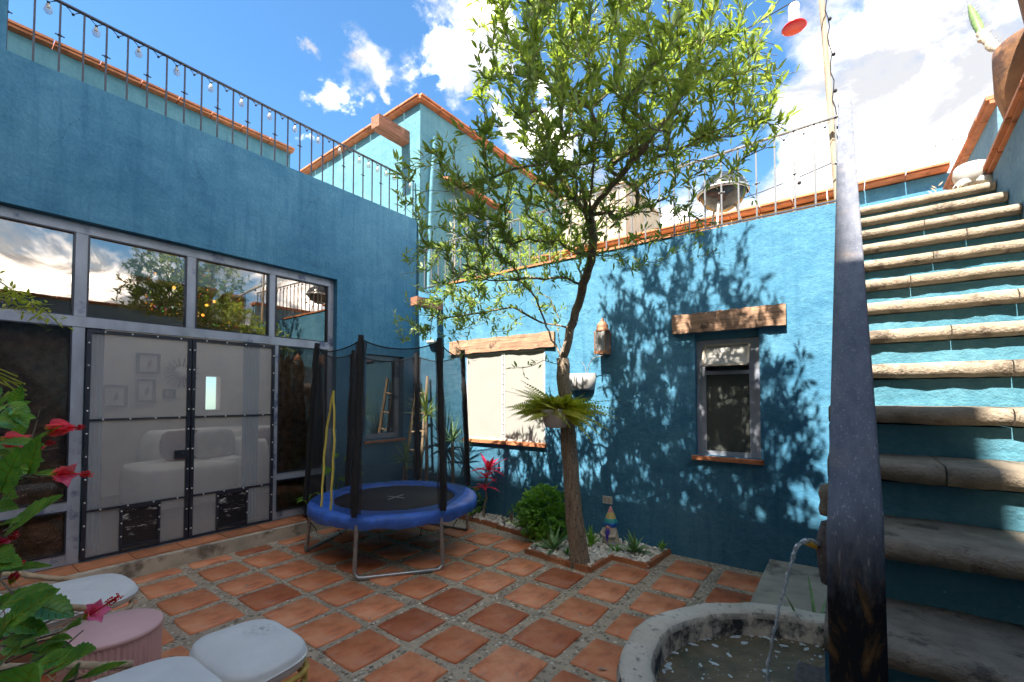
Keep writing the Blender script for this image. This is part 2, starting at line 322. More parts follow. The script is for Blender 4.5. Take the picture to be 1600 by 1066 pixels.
def frost():
    m = bpy.data.materials.new('added_skylight_panel'); m.use_nodes = True; t = m.node_tree; t.nodes.clear()
    a = node(t, 'ShaderNodeBsdfTranslucent'); a.inputs[0].default_value = (.8, .8, .78, 1); o = node(t, 'ShaderNodeOutputMaterial'); t.links.new(a.outputs[0], o.inputs[0]); return m
M['frost'] = frost()  # translucent sheet for the added roof light
def water():
    m, t, b = new_mat('fountain_water')
    c = ramp(t, noise_t(t, 4, 4, .6), [(.35, (.10, .10, .065)), (.65, (.27, .19, .115))]); t.links.new(c, b.inputs['Base Color'])
    b.inputs['Roughness'].default_value = .04; b.inputs['IOR'].default_value = 1.33
    bump(t, b, noise_t(t, 16, 4, .6, None, 1.0), .6, .02); return m
M['water'] = water()
def foam():
    m, t, b = new_mat('water_foam'); b.inputs['Base Color'].default_value = (.62, .66, .66, 1); b.inputs['Roughness'].default_value = .3
    return m
M['foam'] = foam()
def jetm():
    m = bpy.data.materials.new('water_jet'); m.use_nodes = True; t = m.node_tree; t.nodes.clear()
    g = node(t, 'ShaderNodeBsdfGlossy'); g.inputs['Roughness'].default_value = .08; d = node(t, 'ShaderNodeBsdfDiffuse'); d.inputs[0].default_value = (.9, .92, .93, 1)
    tr = node(t, 'ShaderNodeBsdfTransparent'); a = node(t, 'ShaderNodeMixShader'); b_ = node(t, 'ShaderNodeMixShader'); o = node(t, 'ShaderNodeOutputMaterial')
    a.inputs[0].default_value = .55; t.links.new(g.outputs[0], a.inputs[1]); t.links.new(d.outputs[0], a.inputs[2])
    f = ramp(t, noise_t(t, 45, 3, .6), [(.4, (.25,)*3), (.6, (.85,)*3)]); t.links.new(f, b_.inputs[0])
    t.links.new(tr.outputs[0], b_.inputs[1]); t.links.new(a.outputs[0], b_.inputs[2]); t.links.new(b_.outputs[0], o.inputs[0]); return m
M['jet'] = jetm()
def emis(name, col, s):
    m = bpy.data.materials.new(name); m.use_nodes = True; b = m.node_tree.nodes['Principled BSDF']
    b.inputs['Base Color'].default_value = (*col, 1); b.inputs['Emission Color'].default_value = (*col, 1); b.inputs['Emission Strength'].default_value = s; return m
GLINTS = [emis('glint_bead_%d' % i, c, s) for i, (c, s) in enumerate([((1, .45, .04), 1.2), ((.1, .9, .15), .8), ((1, .12, .08), .8), ((.3, .25, 1), .8), ((1, .85, .2), .9)])]  # emission imitates coloured glints in the upper panes
M['glint_warm'] = emis('warm_glint', (1, .5, .08), 2.0)  # emission imitates the orange glints

# ------------------------------------------------------------------ mesh helpers
class MB:
    def __init__(s): s.v = []; s.f = []; s.sm = []
    def add(s, vs, fs, smooth=False):
        o = len(s.v); s.v += [tuple(x) for x in vs]; s.f += [tuple(i+o for i in f) for f in fs]; s.sm += [smooth]*len(fs)
    def box(s, x0, x1, y0, y1, z0, z1, jit=0):
        vs = [(x, y, z) for z in (z0, z1) for y in (y0, y1) for x in (x0, x1)]
        if jit: vs = [tuple(c+R.uniform(-jit, jit) for c in v) for v in vs]
        s.add(vs, [(0, 2, 3, 1), (4, 5, 7, 6), (0, 1, 5, 4), (2, 6, 7, 3), (0, 4, 6, 2), (1, 3, 7, 5)]); return s
    def bar(s, a, b, wd, th=None, up=(0, 0, 1)):     # rectangular bar from a to b
        a = Vector(a); b = Vector(b); th = th or wd; d = (b-a).normalized(); u = Vector(up)
        if abs(d.dot(u)) > .95: u = Vector((0, 1, 0))
        x = d.cross(u).normalized()*wd/2; y = d.cross(x).normalized()*th/2
        vs = [p+i*x+j*y for p in (a, b) for i, j in ((-1, -1), (1, -1), (1, 1), (-1, 1))]
        s.add(vs, [(0, 1, 2, 3), (7, 6, 5, 4), (0, 4, 5, 1), (1, 5, 6, 2), (2, 6, 7, 3), (3, 7, 4, 0)]); return s
    def tube(s, pts, r, n=8, closed=False, flat=1.0):
        pts = [Vector(p) for p in pts]; m = len(pts)
        rs = [r]*m if isinstance(r, (int, float)) else r
        vs = []; prev = None
        for i, p in enumerate(pts):
            if closed: d = pts[(i+1) % m]-pts[i-1]
            else: d = pts[min(i+1, m-1)]-pts[max(i-1, 0)]
            d = d.normalized() if d.length > 1e-9 else Vector((0, 0, 1))
            if prev is None:
                u = Vector((0, 0, 1)) if abs(d.z) < .9 else Vector((1, 0, 0)); prev = d.cross(u).normalized()
            x = (prev-d*prev.dot(d)); x = x.normalized() if x.length > 1e-6 else d.orthogonal().normalized(); prev = x; y = d.cross(x)
            for k in range(n):
                a = 2*PI*k/n; vs.append(p+(x*math.cos(a)+y*math.sin(a)*flat)*rs[i])
        fs = []
        for i in range(m if closed else m-1):
            j = (i+1) % m
            for k in range(n): fs.append((i*n+k, i*n+(k+1) % n, j*n+(k+1) % n, j*n+k))
        s.add(vs, fs, True)
        if not closed: s.add(vs[:n], [tuple(reversed(range(n)))]); s.add(vs[-n:], [tuple(range(n))])
        return s
    def lathe(s, prof, c=(0, 0, 0), n=24, a0=0, a1=2*PI, ribs=0, sx=1, sy=1, smooth=True):
        full = abs(a1-a0-2*PI) < 1e-6; m = n if full else n+1; vs = []
        for (r, z) in prof:
            for k in range(m):
                a = a0+(a1-a0)*k/n; rr = r-(ribs if (ribs and k % 2) else 0)
                vs.append((c[0]+rr*math.cos(a)*sx, c[1]+rr*math.sin(a)*sy, c[2]+z))
        fs = []
        for i in range(len(prof)-1):
            for k in range(n):
                k2 = (k+1) % m; fs.append((i*m+k, i*m+k2, (i+1)*m+k2, (i+1)*m+k))
        s.add(vs, fs, smooth); return s
    def ball(s, c, r, n=8, sz=1.0, jit=0):
        prof = []; k = max(3, n//2+1)
        vs = []
        for i in range(1, k):
            a = PI*i/k
            for j in range(n):
                b = 2*PI*j/n; q = 1+R.uniform(-jit, jit); vs.append((c[0]+r*q*math.sin(a)*math.cos(b), c[1]+r*q*math.sin(a)*math.sin(b), c[2]+r*sz*math.cos(a)))
        t = len(vs); vs += [(c[0], c[1], c[2]+r*sz), (c[0], c[1], c[2]-r*sz)]; fs = []
        for i in range(k-2):
            for j in range(n): fs.append((i*n+j, (i+1)*n+j, (i+1)*n+(j+1) % n, i*n+(j+1) % n))
        for j in range(n): fs.append((t, j, (j+1) % n)); fs.append((t+1, (k-2)*n+(j+1) % n, (k-2)*n+j))
        s.add(vs, fs, True); return s
    def blade(s, base, d, up, ln, wd, droop=.2, n=4, fold=.25, shape=0, curl=0):
        """a leaf: n segments along, folded at the midrib"""
        base = Vector(base); d = Vector(d).normalized(); up = Vector(up); sd = d.cross(up)
        if sd.length < 1e-4: sd = d.orthogonal()
        sd.normalize(); up = sd.cross(d).normalized(); vs = []; p = base.copy(); dd = d.copy()
        for i in range(n+1):
            t = i/n
            if shape == 0: wv = math.sin(PI*min(1, t*.94+.06)**.85)          # lanceolate
            elif shape == 1: wv = (1-t)**.6*(.55+.45*min(1, t*4))             # sword
            else: wv = math.sin(PI*min(1, t*.9+.1)**.62)                       # broad
            wv = max(wv, .02)*wd/2; nu = sd.cross(dd).normalized()
            vs += [p-sd*wv+nu*wv*fold, p.copy(), p+sd*wv+nu*wv*fold]
            dd = (dd+Vector((0, 0, -1))*droop/n+up*curl/n).normalized(); p = p+dd*ln/n
        fs = []
        for i in range(n):
            a = i*3; fs += [(a, a+1, a+4, a+3), (a+1, a+2, a+5, a+4)]
        s.add(vs, fs, True); return s
    def build(s, name, mat, parent=None, kind=None, label=None, smooth=None):
        o0 = parent_world(parent) if parent else Vector((0, 0, 0))
        me = bpy.data.meshes.new(name); me.from_pydata([(v[0]-o0.x, v[1]-o0.y, v[2]-o0.z) for v in s.v], [], s.f)
        me.polygons.foreach_set('use_smooth', s.sm if smooth is None else [smooth]*len(s.f)); me.update()
        me.materials.append(M[mat] if isinstance(mat, str) else mat)
        o = bpy.data.objects.new(name, me); COL.objects.link(o)
        if parent: o.parent = parent
        if kind: o['kind'] = kind
        if label: o['label'] = label
        return o
def parent_world(p):
    v = Vector((0, 0, 0))
    while p: v = v+p.location; p = p.parent
    return v
def thing(name, label, cat, loc=(0, 0, 0), group=None, kind=None):
    o = bpy.data.objects.new(name, None); COL.objects.link(o); o.location = loc; o.empty_display_size = .1
    tag(o, label, cat, group, kind); return o
def tag(o, label=None, cat=None, group=None, kind=None):
    if label: o['label'] = label
    if cat: o['category'] = cat
    if group: o['group'] = group
    if kind: o['kind'] = kind
    return o
def bx(name, mat, parent, *a, **k):
    jit = k.pop('jit', 0); return MB().box(*a, jit=jit).build(name, mat, parent, **k)
def dup(o, loc, parent=None, rot=None, scale=None):
    c = o.copy(); COL.objects.link(c); c.location = loc
    if parent: c.parent = parent
    if rot is not None: c.rotation_euler = rot
    if scale is not None: c.scale = scale
    return c
def grid_wall(axis, a_edges, z_edges, solid, d0, d1):
    """wall slab with openings; axis 'x' runs along x (depth y d0..d1), 'y' runs along y (depth x d0..d1)"""
    mb = MB(); na, nz_ = len(a_edges)-1, len(z_edges)-1
    S = lambda i, j: 0 <= i < na and 0 <= j < nz_ and solid(i, j)
    def pt(a, d, z): return (a, d, z) if axis == 'x' else (d, a, z)
    for i in range(na):
        for j in range(nz_):
            if not S(i, j): continue
            a0, a1, z0, z1 = a_edges[i], a_edges[i+1], z_edges[j], z_edges[j+1]
            q = [(pt(a0, d0, z0), pt(a1, d0, z0), pt(a1, d0, z1), pt(a0, d0, z1)), (pt(a0, d1, z0), pt(a0, d1, z1), pt(a1, d1, z1), pt(a1, d1, z0))]
            if not S(i-1, j): q.append((pt(a0, d0, z0), pt(a0, d0, z1), pt(a0, d1, z1), pt(a0, d1, z0)))
            if not S(i+1, j): q.append((pt(a1, d0, z0), pt(a1, d1, z0), pt(a1, d1, z1), pt(a1, d0, z1)))
            if not S(i, j-1): q.append((pt(a0, d0, z0), pt(a0, d1, z0), pt(a1, d1, z0), pt(a1, d0, z0)))
            if not S(i, j+1): q.append((pt(a0, d0, z1), pt(a1, d0, z1), pt(a1, d1, z1), pt(a0, d1, z1)))
            for f in q: mb.add(f, [(0, 1, 2, 3)])
    return mb

WX, BY = -5.25, 4.57          # faces of the left wall and of the back wall
# ------------------------------------------------------------------ ground and floor
g = MB().box(-60, 60, -60, 60, -.5, -.02).build('ground', 'ground', kind='structure')
fl = MB().box(-5.2, 3, -1.6, 4.75, -.2, 0).build('courtyard_floor', 'mortar', kind='structure')
xs = [-4.66, -4.21, -3.80, -3.38, -2.99, -2.59, -2.165, -1.74, -1.31, -.88, -.45]
ys = [-1.25, -.84, -.43, -.02, .34, .72, 1.13, 1.54, 1.93, 2.36, 2.80, 3.22, 3.65, 4.08]
tile_meshes = []
def tile_mesh(sx, sy, k):
    mb = MB(); n = 24; rim = []
    for i in range(n):
        a = 2*PI*i/n; c, s_ = math.cos(a), math.sin(a); m_ = max(abs(c), abs(s_))**.98
        rim.append((c/m_*sx/2*(1+R.uniform(-.02, .01))*(.975 if i % 6 == 3 else 1), s_/m_*sy/2*(1+R.uniform(-.02, .01))*(.975 if i % 6 == 3 else 1)))
    vs = [(x, y, -.02) for x, y in rim]+[(x, y, .006) for x, y in rim]+[(x*.955, y*.955, .013) for x, y in rim]+[(0, 0, .0135+R.uniform(-.002, .002))]
    fs = []
    for i in range(n):
        j = (i+1) % n; fs += [(i, j, n+j, n+i), (n+i, n+j, 2*n+j, 2*n+i), (2*n+i, 2*n+j, 3*n)]
    mb.add(vs, fs, True); o = mb.build('tile', 'tile'); return o
protos = [tile_mesh(.335, .342, k) for k in range(5)]
narrow = [tile_mesh(.16, .33, k) for k in range(2)]
used = set()
def place(o, x, y, rz, parent):
    if o.name not in used:
        used.add(o.name); c = o
    else: c = o.copy(); COL.objects.link(c)
    c.location = (x, y, R.uniform(-.003, .002)); c.rotation_euler = (R.uniform(-.008, .008), R.uniform(-.008, .008), rz); c.parent = parent
    k = R.uniform(.96, 1.03); c.scale = (k, k*R.uniform(.98, 1.02), 1)
    return c
for i, x in enumerate(xs):
    for j, y in enumerate(ys):
        cx, cy = x+.157, y+.16
        if (cx+.08)**2+(cy-2.1)**2 < .93**2: continue
        if cy > 3.95 and cx < -2.55: continue
        if cy > 3.5 and -2.75 < cx < -1.8: continue
        if cy > 3.95 and cx < -1.4: continue
        if cx > -.62 and cy > 3.1: continue
        if cx > -.3 and cy < 1.5: continue
        if cx > -1.15 and cy < 1.95 and cy > 1.2 and cx > -.9: continue
        place(protos[R.randrange(5)], cx+R.uniform(-.008, .008), cy+R.uniform(-.008, .008), R.uniform(-.025, .025), fl)
for y in (-.02, .34, .75, 1.15, 1.56, 1.95, 2.38, 2.82, 3.24):
    place(narrow[R.randrange(2)], -4.865, y+.16, R.uniform(-.02, .02), fl)
for x, y in ((-1.13, 2.05), (-1.0, 2.75), (-.86, 3.0)):
    place(narrow[R.randrange(2)], x, y, R.uniform(-.1, .1), fl)
# a worn concrete patch around the basin
M['sandy'] = simple('sandy_cement', (.42, .35, .27), .85, .18, 5, bmp=.5)
pc = MB().lathe([(.72, 0.004), (.72, .009), (.93, .006), (.97, .0)], (-.08, 2.1, 0), 40, PI*.75, PI*1.55); o = pc.build('basin_apron', 'sandy', kind='structure')

# concrete step with tiles along the doors
st = thing('door_step', 'low concrete step with terracotta tiles under the glass doors', 'step', (-5.1, 2, 0))
MB().box(-5.36, -5.0, -1.6, 3.42, 0, .125).build('kerb', 'concrete', st)
tp = bx('tile', 'terracotta', st, -5.33, -5.075, -1.38, -1.02, .125, .137)
y = -1.0
i = 0
while y < 3.3:
    c = dup(tp, tp.location+Vector((R.uniform(-.003, .003), y+1.38, 0)), st); y += .368

# ------------------------------------------------------------------ left house (courtyard facade)
lh = thing('house_wall', 'tall blue stucco house wall with a wide glazed front and terrace on top', 'building', (-5.4, 1, 0))
ae = [-3, -.9, 3.24, 3.69, 4.34, 4.57]; ze = [0, .12, .97, 2.17, 3.10, 4.31]
grid_wall('y', ae, ze, lambda i, j: not ((i == 1 and j in (1, 2, 3)) or (i == 3 and j == 2)), WX-.24, WX).build('wall', 'blue', lh)
MB().box(-9.5, -8.4, -3, 4.57, 4.08, 4.29).box(-6.2, WX-.24, -3, 4.57, 4.08, 4.29).box(-8.4, -6.2, -3, -1.0, 4.08, 4.29).box(-8.4, -6.2, 3.4, 4.57, 4.08, 4.29).build('roof_terrace', 'concrete', lh)
MB().box(-8.4, -6.2, -1.0, 3.4, 4.2, 4.22).build('added_skylight', 'frost', lh)  # unseen roof light added to brighten the room
# glazed front : steel frame members
FX = -5.36
def fbar(y0, y1, z0, z1, name='frame_bar', mat='steel', x0=FX-.025, x1=FX+.025, parent=None):
    return MB().box(x0, x1, y0, y1, z0, z1).build(name, mat, parent or lh)
fr = thing('glazed_front', 'weathered grey steel window wall framing the courtyard doors and upper panes', 'window wall', (FX, 1.2, .13))
fbar(-.9, 3.24, 3.01, 3.095, 'top_rail', parent=fr)
fbar(-.9, 3.24, 2.185, 2.275, 'transom', parent=fr, x1=FX+.03)
for (a, b) in ((.80, .88), (1.62, 1.70), (2.43, 2.50)): fbar(a, b, 2.278, 3.008, 'mullion', parent=fr, x1=FX+.022)
for (a, b) in ((-.9, -.84), (3.165, 3.24)): fbar(a, b, 2.278, 3.008, 'mullion', parent=fr); fbar(a, b, .14, 2.182, 'post', parent=fr)
fbar(.795, .875, .14, 2.182, 'post', parent=fr); fbar(2.50, 2.545, .14, 2.182, 'post', parent=fr)
for (a, b) in ((-.84, .795), (2.545, 3.165)):
    fbar(a, b, .60, .68, 'sill_bar', parent=fr, x1=FX+.02); fbar(a, b, .14, .235, 'bottom_rail', parent=fr, x1=FX+.02)
def pane(y0, y1, z0, z1, mat, name='pane', x=FX-.004, parent=None):
    return MB().box(x-.003, x+.003, y0, y1, z0, z1).build(name, mat, parent or fr)
for (a, b) in ((-.84, .80), (.88, 1.62), (1.70, 2.43), (2.50, 3.165)): pane(a, b, 2.275, 3.01, 'glass_mirror')
for (a, b) in ((-.84, .795), (2.545, 3.165)):
    pane(a, b, .68, 2.185, 'glass'); pane(a, b, .235, .60, 'glass')
# thin inner beads round the panes
def bead(y0, y1, z0, z1):
    mb = MB(); w_ = .012; x0, x1 = FX-.0, FX+.03
    mb.box(x0, x1, y0, y1, z0, z0+w_).box(x0, x1, y0, y1, z1-w_, z1).box(x0, x1, y0, y0+w_, z0+w_, z1-w_).box(x0, x1, y1-w_, y1, z0+w_, z1-w_)
    mb.build('bead', 'black_metal', fr)
for (a, b) in ((.88, 1.62), (1.70, 2.43), (2.50, 3.165), (-.84, .80)): bead(a, b, 2.275, 3.01)
for (a, b) in ((-.84, .795), (2.545, 3.165)): bead(a, b, .68, 2.185); bead(a, b, .235, .60)
# door leaves
DX = FX+.035
def door(y0, y1, flap, lock, lab):
    d = thing('screen_door', lab, 'door', (DX, (y0+y1)/2, .15), 'black screen doors of the glazed front')
    w_ = .03
    def b_(a, b, c, e, n='frame_bar'): MB().box(DX-.016, DX+.016, a, b, c, e).build(n, 'black_metal', d)
    b_(y0, y0+w_, .15, 2.17, 'stile'); b_(y1-w_, y1, .15, 2.17, 'stile'); b_(y0+w_, y1-w_, 2.14, 2.17, 'top_rail'); b_(y0+w_, y1-w_, .15, .172, 'bottom_rail')
    b_(y0+w_, y1-w_, 1.362, 1.378, 'middle_rail'); b_(y0+w_, y1-w_, .565, .581, 'lower_rail')
    f0, f1 = flap
    MB().box(DX-.006, DX-.002, y0+w_, y1-w_, .581, 2.14).build('screen', 'screen', d)
    MB().box(DX-.006, DX-.002, y0+w_, f0, .172, .565).box(DX-.006, DX-.002, f1, y1-w_, .172, .565).build('screen', 'screen', d)
    fp = MB().box(DX-.02, DX+.02, f0, f0+.02, .172, .565).box(DX-.02, DX+.02, f1-.02, f1, .172, .565).box(DX-.02, DX+.02, f0+.02, f1-.02, .54, .565).box(DX-.02, DX+.02, f0+.02, f1-.02, .19, .215).build('pet_flap', 'black_metal', d)
    MB().box(DX-.004, DX+.003, f0+.02, f1-.02, .215, .54).build('flap_panel', M['flap'], fp)
    sm = MB()
    for z in np.arange(.25, 2.16, .2):
        for y in (y0+w_/2, y1-w_/2): sm.ball((DX+.018, y, z), .008, 6)
    for y in np.arange(y0+.12, y1-.05, .19):
        for z in (2.155, 1.37, .573): sm.ball((DX+.018, y, z), .008, 6)
    for z in (.3, .42, .53):
        for y in (f0+.01, f1-.01): sm.ball((DX+.022, y, z), .008, 6)
    sm.build('rivets', 'stud', d, kind='stuff')
    if lock:
        MB().box(DX+.016, DX+.05, y1-.13, y1-.012, .97, 1.045).ball((DX+.06, y1-.07, 1.01), .014, 8).build('lock', 'black_metal', d)
def flapm():
    m, t, b = new_mat('scratched_flap'); n = noise_t(t, 5, 7, .75, (1, 1, 3.2)); c = ramp(t, n, [(.56, (.016, .017, .022)), (.62, (.55, .55, .55))])
    t.links.new(c, b.inputs['Base Color']); b.inputs['Roughness'].default_value = .25; return m
M['flap'] = flapm()
door(.885, 1.668, (1.14, 1.44), True, 'left black screen door leaf with a square lock box and pet flap')
door(1.678, 2.495, (1.92, 2.225), False, 'right black screen door leaf with a small pet flap beside the trampoline')

# room behind the doors
rm = thing('room', 'dim beige living room seen through the screen doors', 'room', (-7, 1.5, .1))
RX = -8.6
MB().box(RX, FX-.12, -1.4, 4.5, .05, .13).build('floor', 'dark_room', rm)
MB().box(RX, -8.4, -1.4, 4.5, 3.3, 3.38).box(-6.2, FX-.14, -1.4, 4.5, 3.3, 3.38).box(-8.4, -6.2, 3.4, 4.5, 3.3, 3.38).build('ceiling', 'room', rm)  # ceiling left open below the added roof light
wa, wb = P(322, 588, 0, RX), P(344, 640, 0, RX)
grid_wall('y', [-1.4, wa.y, wb.y, 4.5], [.13, wb.z, wa.z, 3.3], lambda i, j: not (i == 1 and j == 1), RX-.2, RX).build('wall', 'room', rm)
MB().box(RX, FX-.14, 4.3, 4.5, .13, 3.3).box(RX, FX-.14, -1.4, -1.2, .13, 3.3).build('wall', 'room', rm)
for (a, b) in ((-1.1, .86), (2.56, 3.2)):
    o = MB().box(-5.52, -5.47, a, b, .14, 2.2).build('rough_panel', 'rough_backing'); tag(o, 'rough brown partition behind the %s side panes' % ('left' if a < 0 else 'right'), 'backing')  # brown panel put in for the tone of the side panes
def picture(u0, v0, u1, v1, lab):
    a, b = P(u0, v0, 0, RX+.03), P(u1, v1, 0, RX+.03)
    t = thing('picture_frame', lab, 'picture', (RX+.02, (a.y+b.y)/2, (a.z+b.z)/2), 'pictures on the living room wall')
    w_ = .035; y0, y1, z0, z1 = a.y, b.y, b.z, a.z
    MB().box(RX+.005, RX+.04, y0, y1, z0, z0+w_).box(RX+.005, RX+.04, y0, y1, z1-w_, z1).box(RX+.005, RX+.04, y0, y0+w_, z0+w_, z1-w_).box(RX+.005, RX+.04, y1-w_, y1, z0+w_, z1-w_).build('frame', 'black_metal', t)
    MB().box(RX+.004, RX+.015, y0+w_, y1-w_, z0+w_, z1-w_).build('print', 'picture', t)
    cy, cz = (y0+y1)/2, (z0+z1)/2
    MB().blade((RX+.018, cy, cz-.07), (0, .2, 1), (1, 0, 0), .14, .05, 0).build('motif', 'bead', t)
picture(214, 551, 250, 585, 'highest square picture on the room wall')
picture(213, 592, 243, 629, 'middle picture hanging below the highest one')
picture(160, 601, 199, 637, 'leftmost picture in a dark wide frame')
picture(255, 608, 275, 622, 'smallest landscape picture at the right of the group')
c = P(284, 583, 0, RX+.03); t = thing('sunburst_mirror', 'round sunburst mirror on the room wall near the door edge', 'mirror', c)
MB().lathe([(0, 0), (.1, 0), (.12, .02)], (0, 0, 0), 16)
mb = MB()
for k in range(18):
    a = 2*PI*k/18; mb.bar((c.x, c.y+.11*math.cos(a), c.z+.11*math.sin(a)), (c.x, c.y+.24*math.cos(a), c.z+.24*math.sin(a)), .02, .012)
mb.build('ray', 'bead', t, kind='stuff'); MB().ball((c.x, c.y, c.z), .1, 12).build('glass', 'picture', t)
def soft(name, mat, parent, x0, x1, y0, y1, z0, z1, r=.08):
    """rounded cushion-like box"""
    mb = MB(); n, k = 24, 5; prof = []
    cx, cy = (x0+x1)/2, (y0+y1)/2; hx, hy = (x1-x0)/2, (y1-y0)/2; hz = (z1-z0)/2; cz = (z0+z1)/2; vs = []; fs = []
    lv = []
    for i in range(-k, k+1):
        a = PI/2*i/k; lv.append((math.cos(a)**.5 if abs(i) < k else 0.0, math.sin(a)))
    for (s_, zz) in lv:
        for j in range(n):
            b = 2*PI*j/n; c_, d_ = math.cos(b), math.sin(b); px = math.copysign(abs(c_)**.45, c_); py = math.copysign(abs(d_)**.45, d_)
            q = (1-min(.9, r/min(hx, hy)))+min(.9, r/min(hx, hy))*s_ if s_ > 0 else 0
            vs.append((cx+hx*px*(q if s_ > 0 else 0), cy+hy*py*(q if s_ > 0 else 0), cz+hz*zz))
    for i in range(len(lv)-1):
        for j in range(n): fs.append((i*n+j, i*n+(j+1) % n, (i+1)*n+(j+1) % n, (i+1)*n+j))
    mb.add(vs, fs, True); return mb.build(name, mat, parent)
t = thing('sofa', 'white sofa with a long chaise behind the screen doors', 'sofa', (-7.2, 2.1, .13))
soft('chaise', 'cushion', t, -7.6, -6.5, 1.55, 2.7, .2, .72); soft('seat', 'cushion', t, -7.9, -6.6, 2.4, 3.9, .2, .75); soft('backrest', 'cushion', t, -8.3, -7.8, 1.9, 3.9, .3, 1.1)
soft('armrest', 'cushion', t, -7.3, -6.5, 2.75, 3.05, .3, 1.0)
for k, (y, x, m_) in enumerate(((2.2, -7.25, 'bead'), (2.52, -7.1, 'picture'), (3.12, -6.75, 'bead'))):
    o = soft('throw_pillow', m_, None, x-.12, x+.12, y-.25, y+.25, .72, 1.12); tag(o, ['mauve pillow at the left of the white sofa', 'pale pillow in the middle of the white sofa', 'dark mauve pillow by the sofa armrest'][k], 'pillow', 'pillows on the sofa')
t = thing('side_table', 'small low pink table with a bottle at the left of the room', 'table', (-7.6, 1.1, .13))
MB().box(-7.8, -7.4, .95, 1.4, .7, .75).build('top', 'bead', t)
for a in (-7.78, -7.42):
    for b in (.97, 1.38): MB().box(a-.02, a+.02, b-.02, b+.02, .13, .7).build('leg', 'dark_room', t)
o = MB().lathe([(0, 0), (.06, 0), (.065, .2), (.03, .27), (.025, .32), (0, .32)], (-7.6, 1.3, .75), 12).build('bottle', 'greyblue'); tag(o, 'blue grey bottle standing on the small pink table', 'bottle')
# added glowing dots on cords, standing in for coloured glints in the upper panes
for (cu, cv, rr, lab) in ((262, 455, 38, 'left ring of glowing dots added as coloured glints of the upper panes'), (337, 480, 40, 'right ring of glowing dots added as coloured glints of the upper panes')):
    c = P(cu, cv, 0, -5.7); t = thing('glint_ring', lab, 'glint', c, 'coloured glints of the upper panes')
    MB().tube([(c.x, c.y, c.z), (c.x, c.y, 3.3)], .003, 4).build('cord', 'black', t)
    for q in range(5):
        mb = MB()
        for k in range(9):
            a = R.uniform(0, 2*PI); rad = R.uniform(.7, 1.05)*rr; pp = P(cu+rad*math.cos(a), cv+rad*math.sin(a)*.95, 0, -5.7+R.uniform(-.1, .05)); mb.ball(pp, R.uniform(.003, .007), 6)
        mb.build('beads', GLINTS[q], t, kind='stuff')
    mb = MB()
    for k in range(2 if cu < 300 else 3):
        pp = P(cu+(-75, 10, 8)[k] if cu < 300 else cu+(-14, -2, -20)[k], cv+(-2, 0, 0)[k]+R.uniform(-14, 14), 0, -5.75); mb.ball(pp, .016, 10)
    mb.build('lamp', 'glint_warm', t)  # glowing balls added as orange glints
o = thing('curtain', 'faded grey blue curtain beside the left door stile', 'curtain', (-5.75, .95, .13)); mb = MB(); vs = []
for (ya, yb) in ((.9, 1.06), (2.28, 2.46)):
    vs = []; n = 24
    for z in (.14, 2.25):
        for k in range(n+1): vs.append((-5.62+.02*math.sin(k*1.3), ya+(yb-ya)*k/n, z))
    mb.add(vs, [(k, k+1, n+2+k, n+1+k) for k in range(n)], True)
mb.build('cloth', 'greyblue', o); o['label'] = 'faded grey blue curtains just inside the screen doors'

# small window in the left wall near the corner
sw = thing('window', 'narrow grey framed window in the shaded left wall above the trampoline', 'window', (WX, 4.0, .97))
mb = MB(); x0, x1 = WX-.17, WX-.11
for (a, b, c_, d_) in ((3.69, 3.76, .98, 2.16), (4.27, 4.34, .98, 2.16), (3.76, 4.27, .98, 1.05), (3.76, 4.27, 2.09, 2.16)): MB().box(x0, x1, a, b, c_, d_).build('frame_bar', 'steel', sw)
MB().box(x0+.02, x0+.026, 3.76, 4.27, 1.05, 2.09).build('pane', M['glass_mirror'], sw)
MB().box(x0-.06, x0-.05, 3.7, 4.33, .98, 2.16).build('blind', 'shutter', sw)
MB().box(WX-.05, WX+.035, 3.66, 4.37, .935, .968).build('sill', 'terracotta', sw)

# ------------------------------------------------------------------ back wall
bw = thing('courtyard_wall', 'sunlit turquoise blue courtyard wall behind the tree with a terrace on top', 'wall', (-2.5, 4.7, 0))
ae = [-5.25, -4.20, -2.91, -1.17, -.61, .0]; ze = [0, 1.01, 2.17, 2.20, 3.20]
def sol(i, j):
    if i == 1 and j == 1: return False
    if i == 3 and j in (1, 2): return False
    return True
grid_wall('x', ae, ze, sol, BY, BY+.26).build('wall', 'blue', bw)
MB().box(-9, 3.2, BY+.26, 7.0, 2.9, 3.06).build('terrace_floor', 'concrete', bw)
MB().box(-9, 3.2, BY+.27, 4.95, 0, 2.9).build('inner_wall', 'dark_room', bw)
# shuttered window
t = thing('shuttered_window', 'wide window covered by two white screens under a long timber lintel', 'window', (-3.55, BY, 1.0))
for (a, b) in ((-4.20, -3.567), (-3.553, -2.91)): 
    sh = MB().box(a, b, BY+.012, BY+.05, 1.01, 2.165).build('screen_panel', 'shutter', t)
    MB().box(a, b, BY+.006, BY+.012, 1.01, 1.03).box(a, b, BY+.006, BY+.012, 2.14, 2.165).box(a, a+.02, BY+.006, BY+.012, 1.03, 2.14).box(b-.02, b, BY+.006, BY+.012, 1.03, 2.14).build('edge_strip', 'white', sh)
    mb = MB()
    for z in np.arange(1.1, 2.15, .13):
        mb.ball((b-.01 if a < -4 else a+.01, BY+.003, z), .008, 6)
    mb.build('rivets', 'stud', sh, kind='stuff')
MB().box(-3.567, -3.553, BY+.02, BY+.05, 1.01, 2.165).build('centre_strip', 'black_metal', t)
MB().box(-4.24, -2.89, BY-.045, BY+.012, .965, 1.008, jit=.006).build('sill', 'terracotta', t)
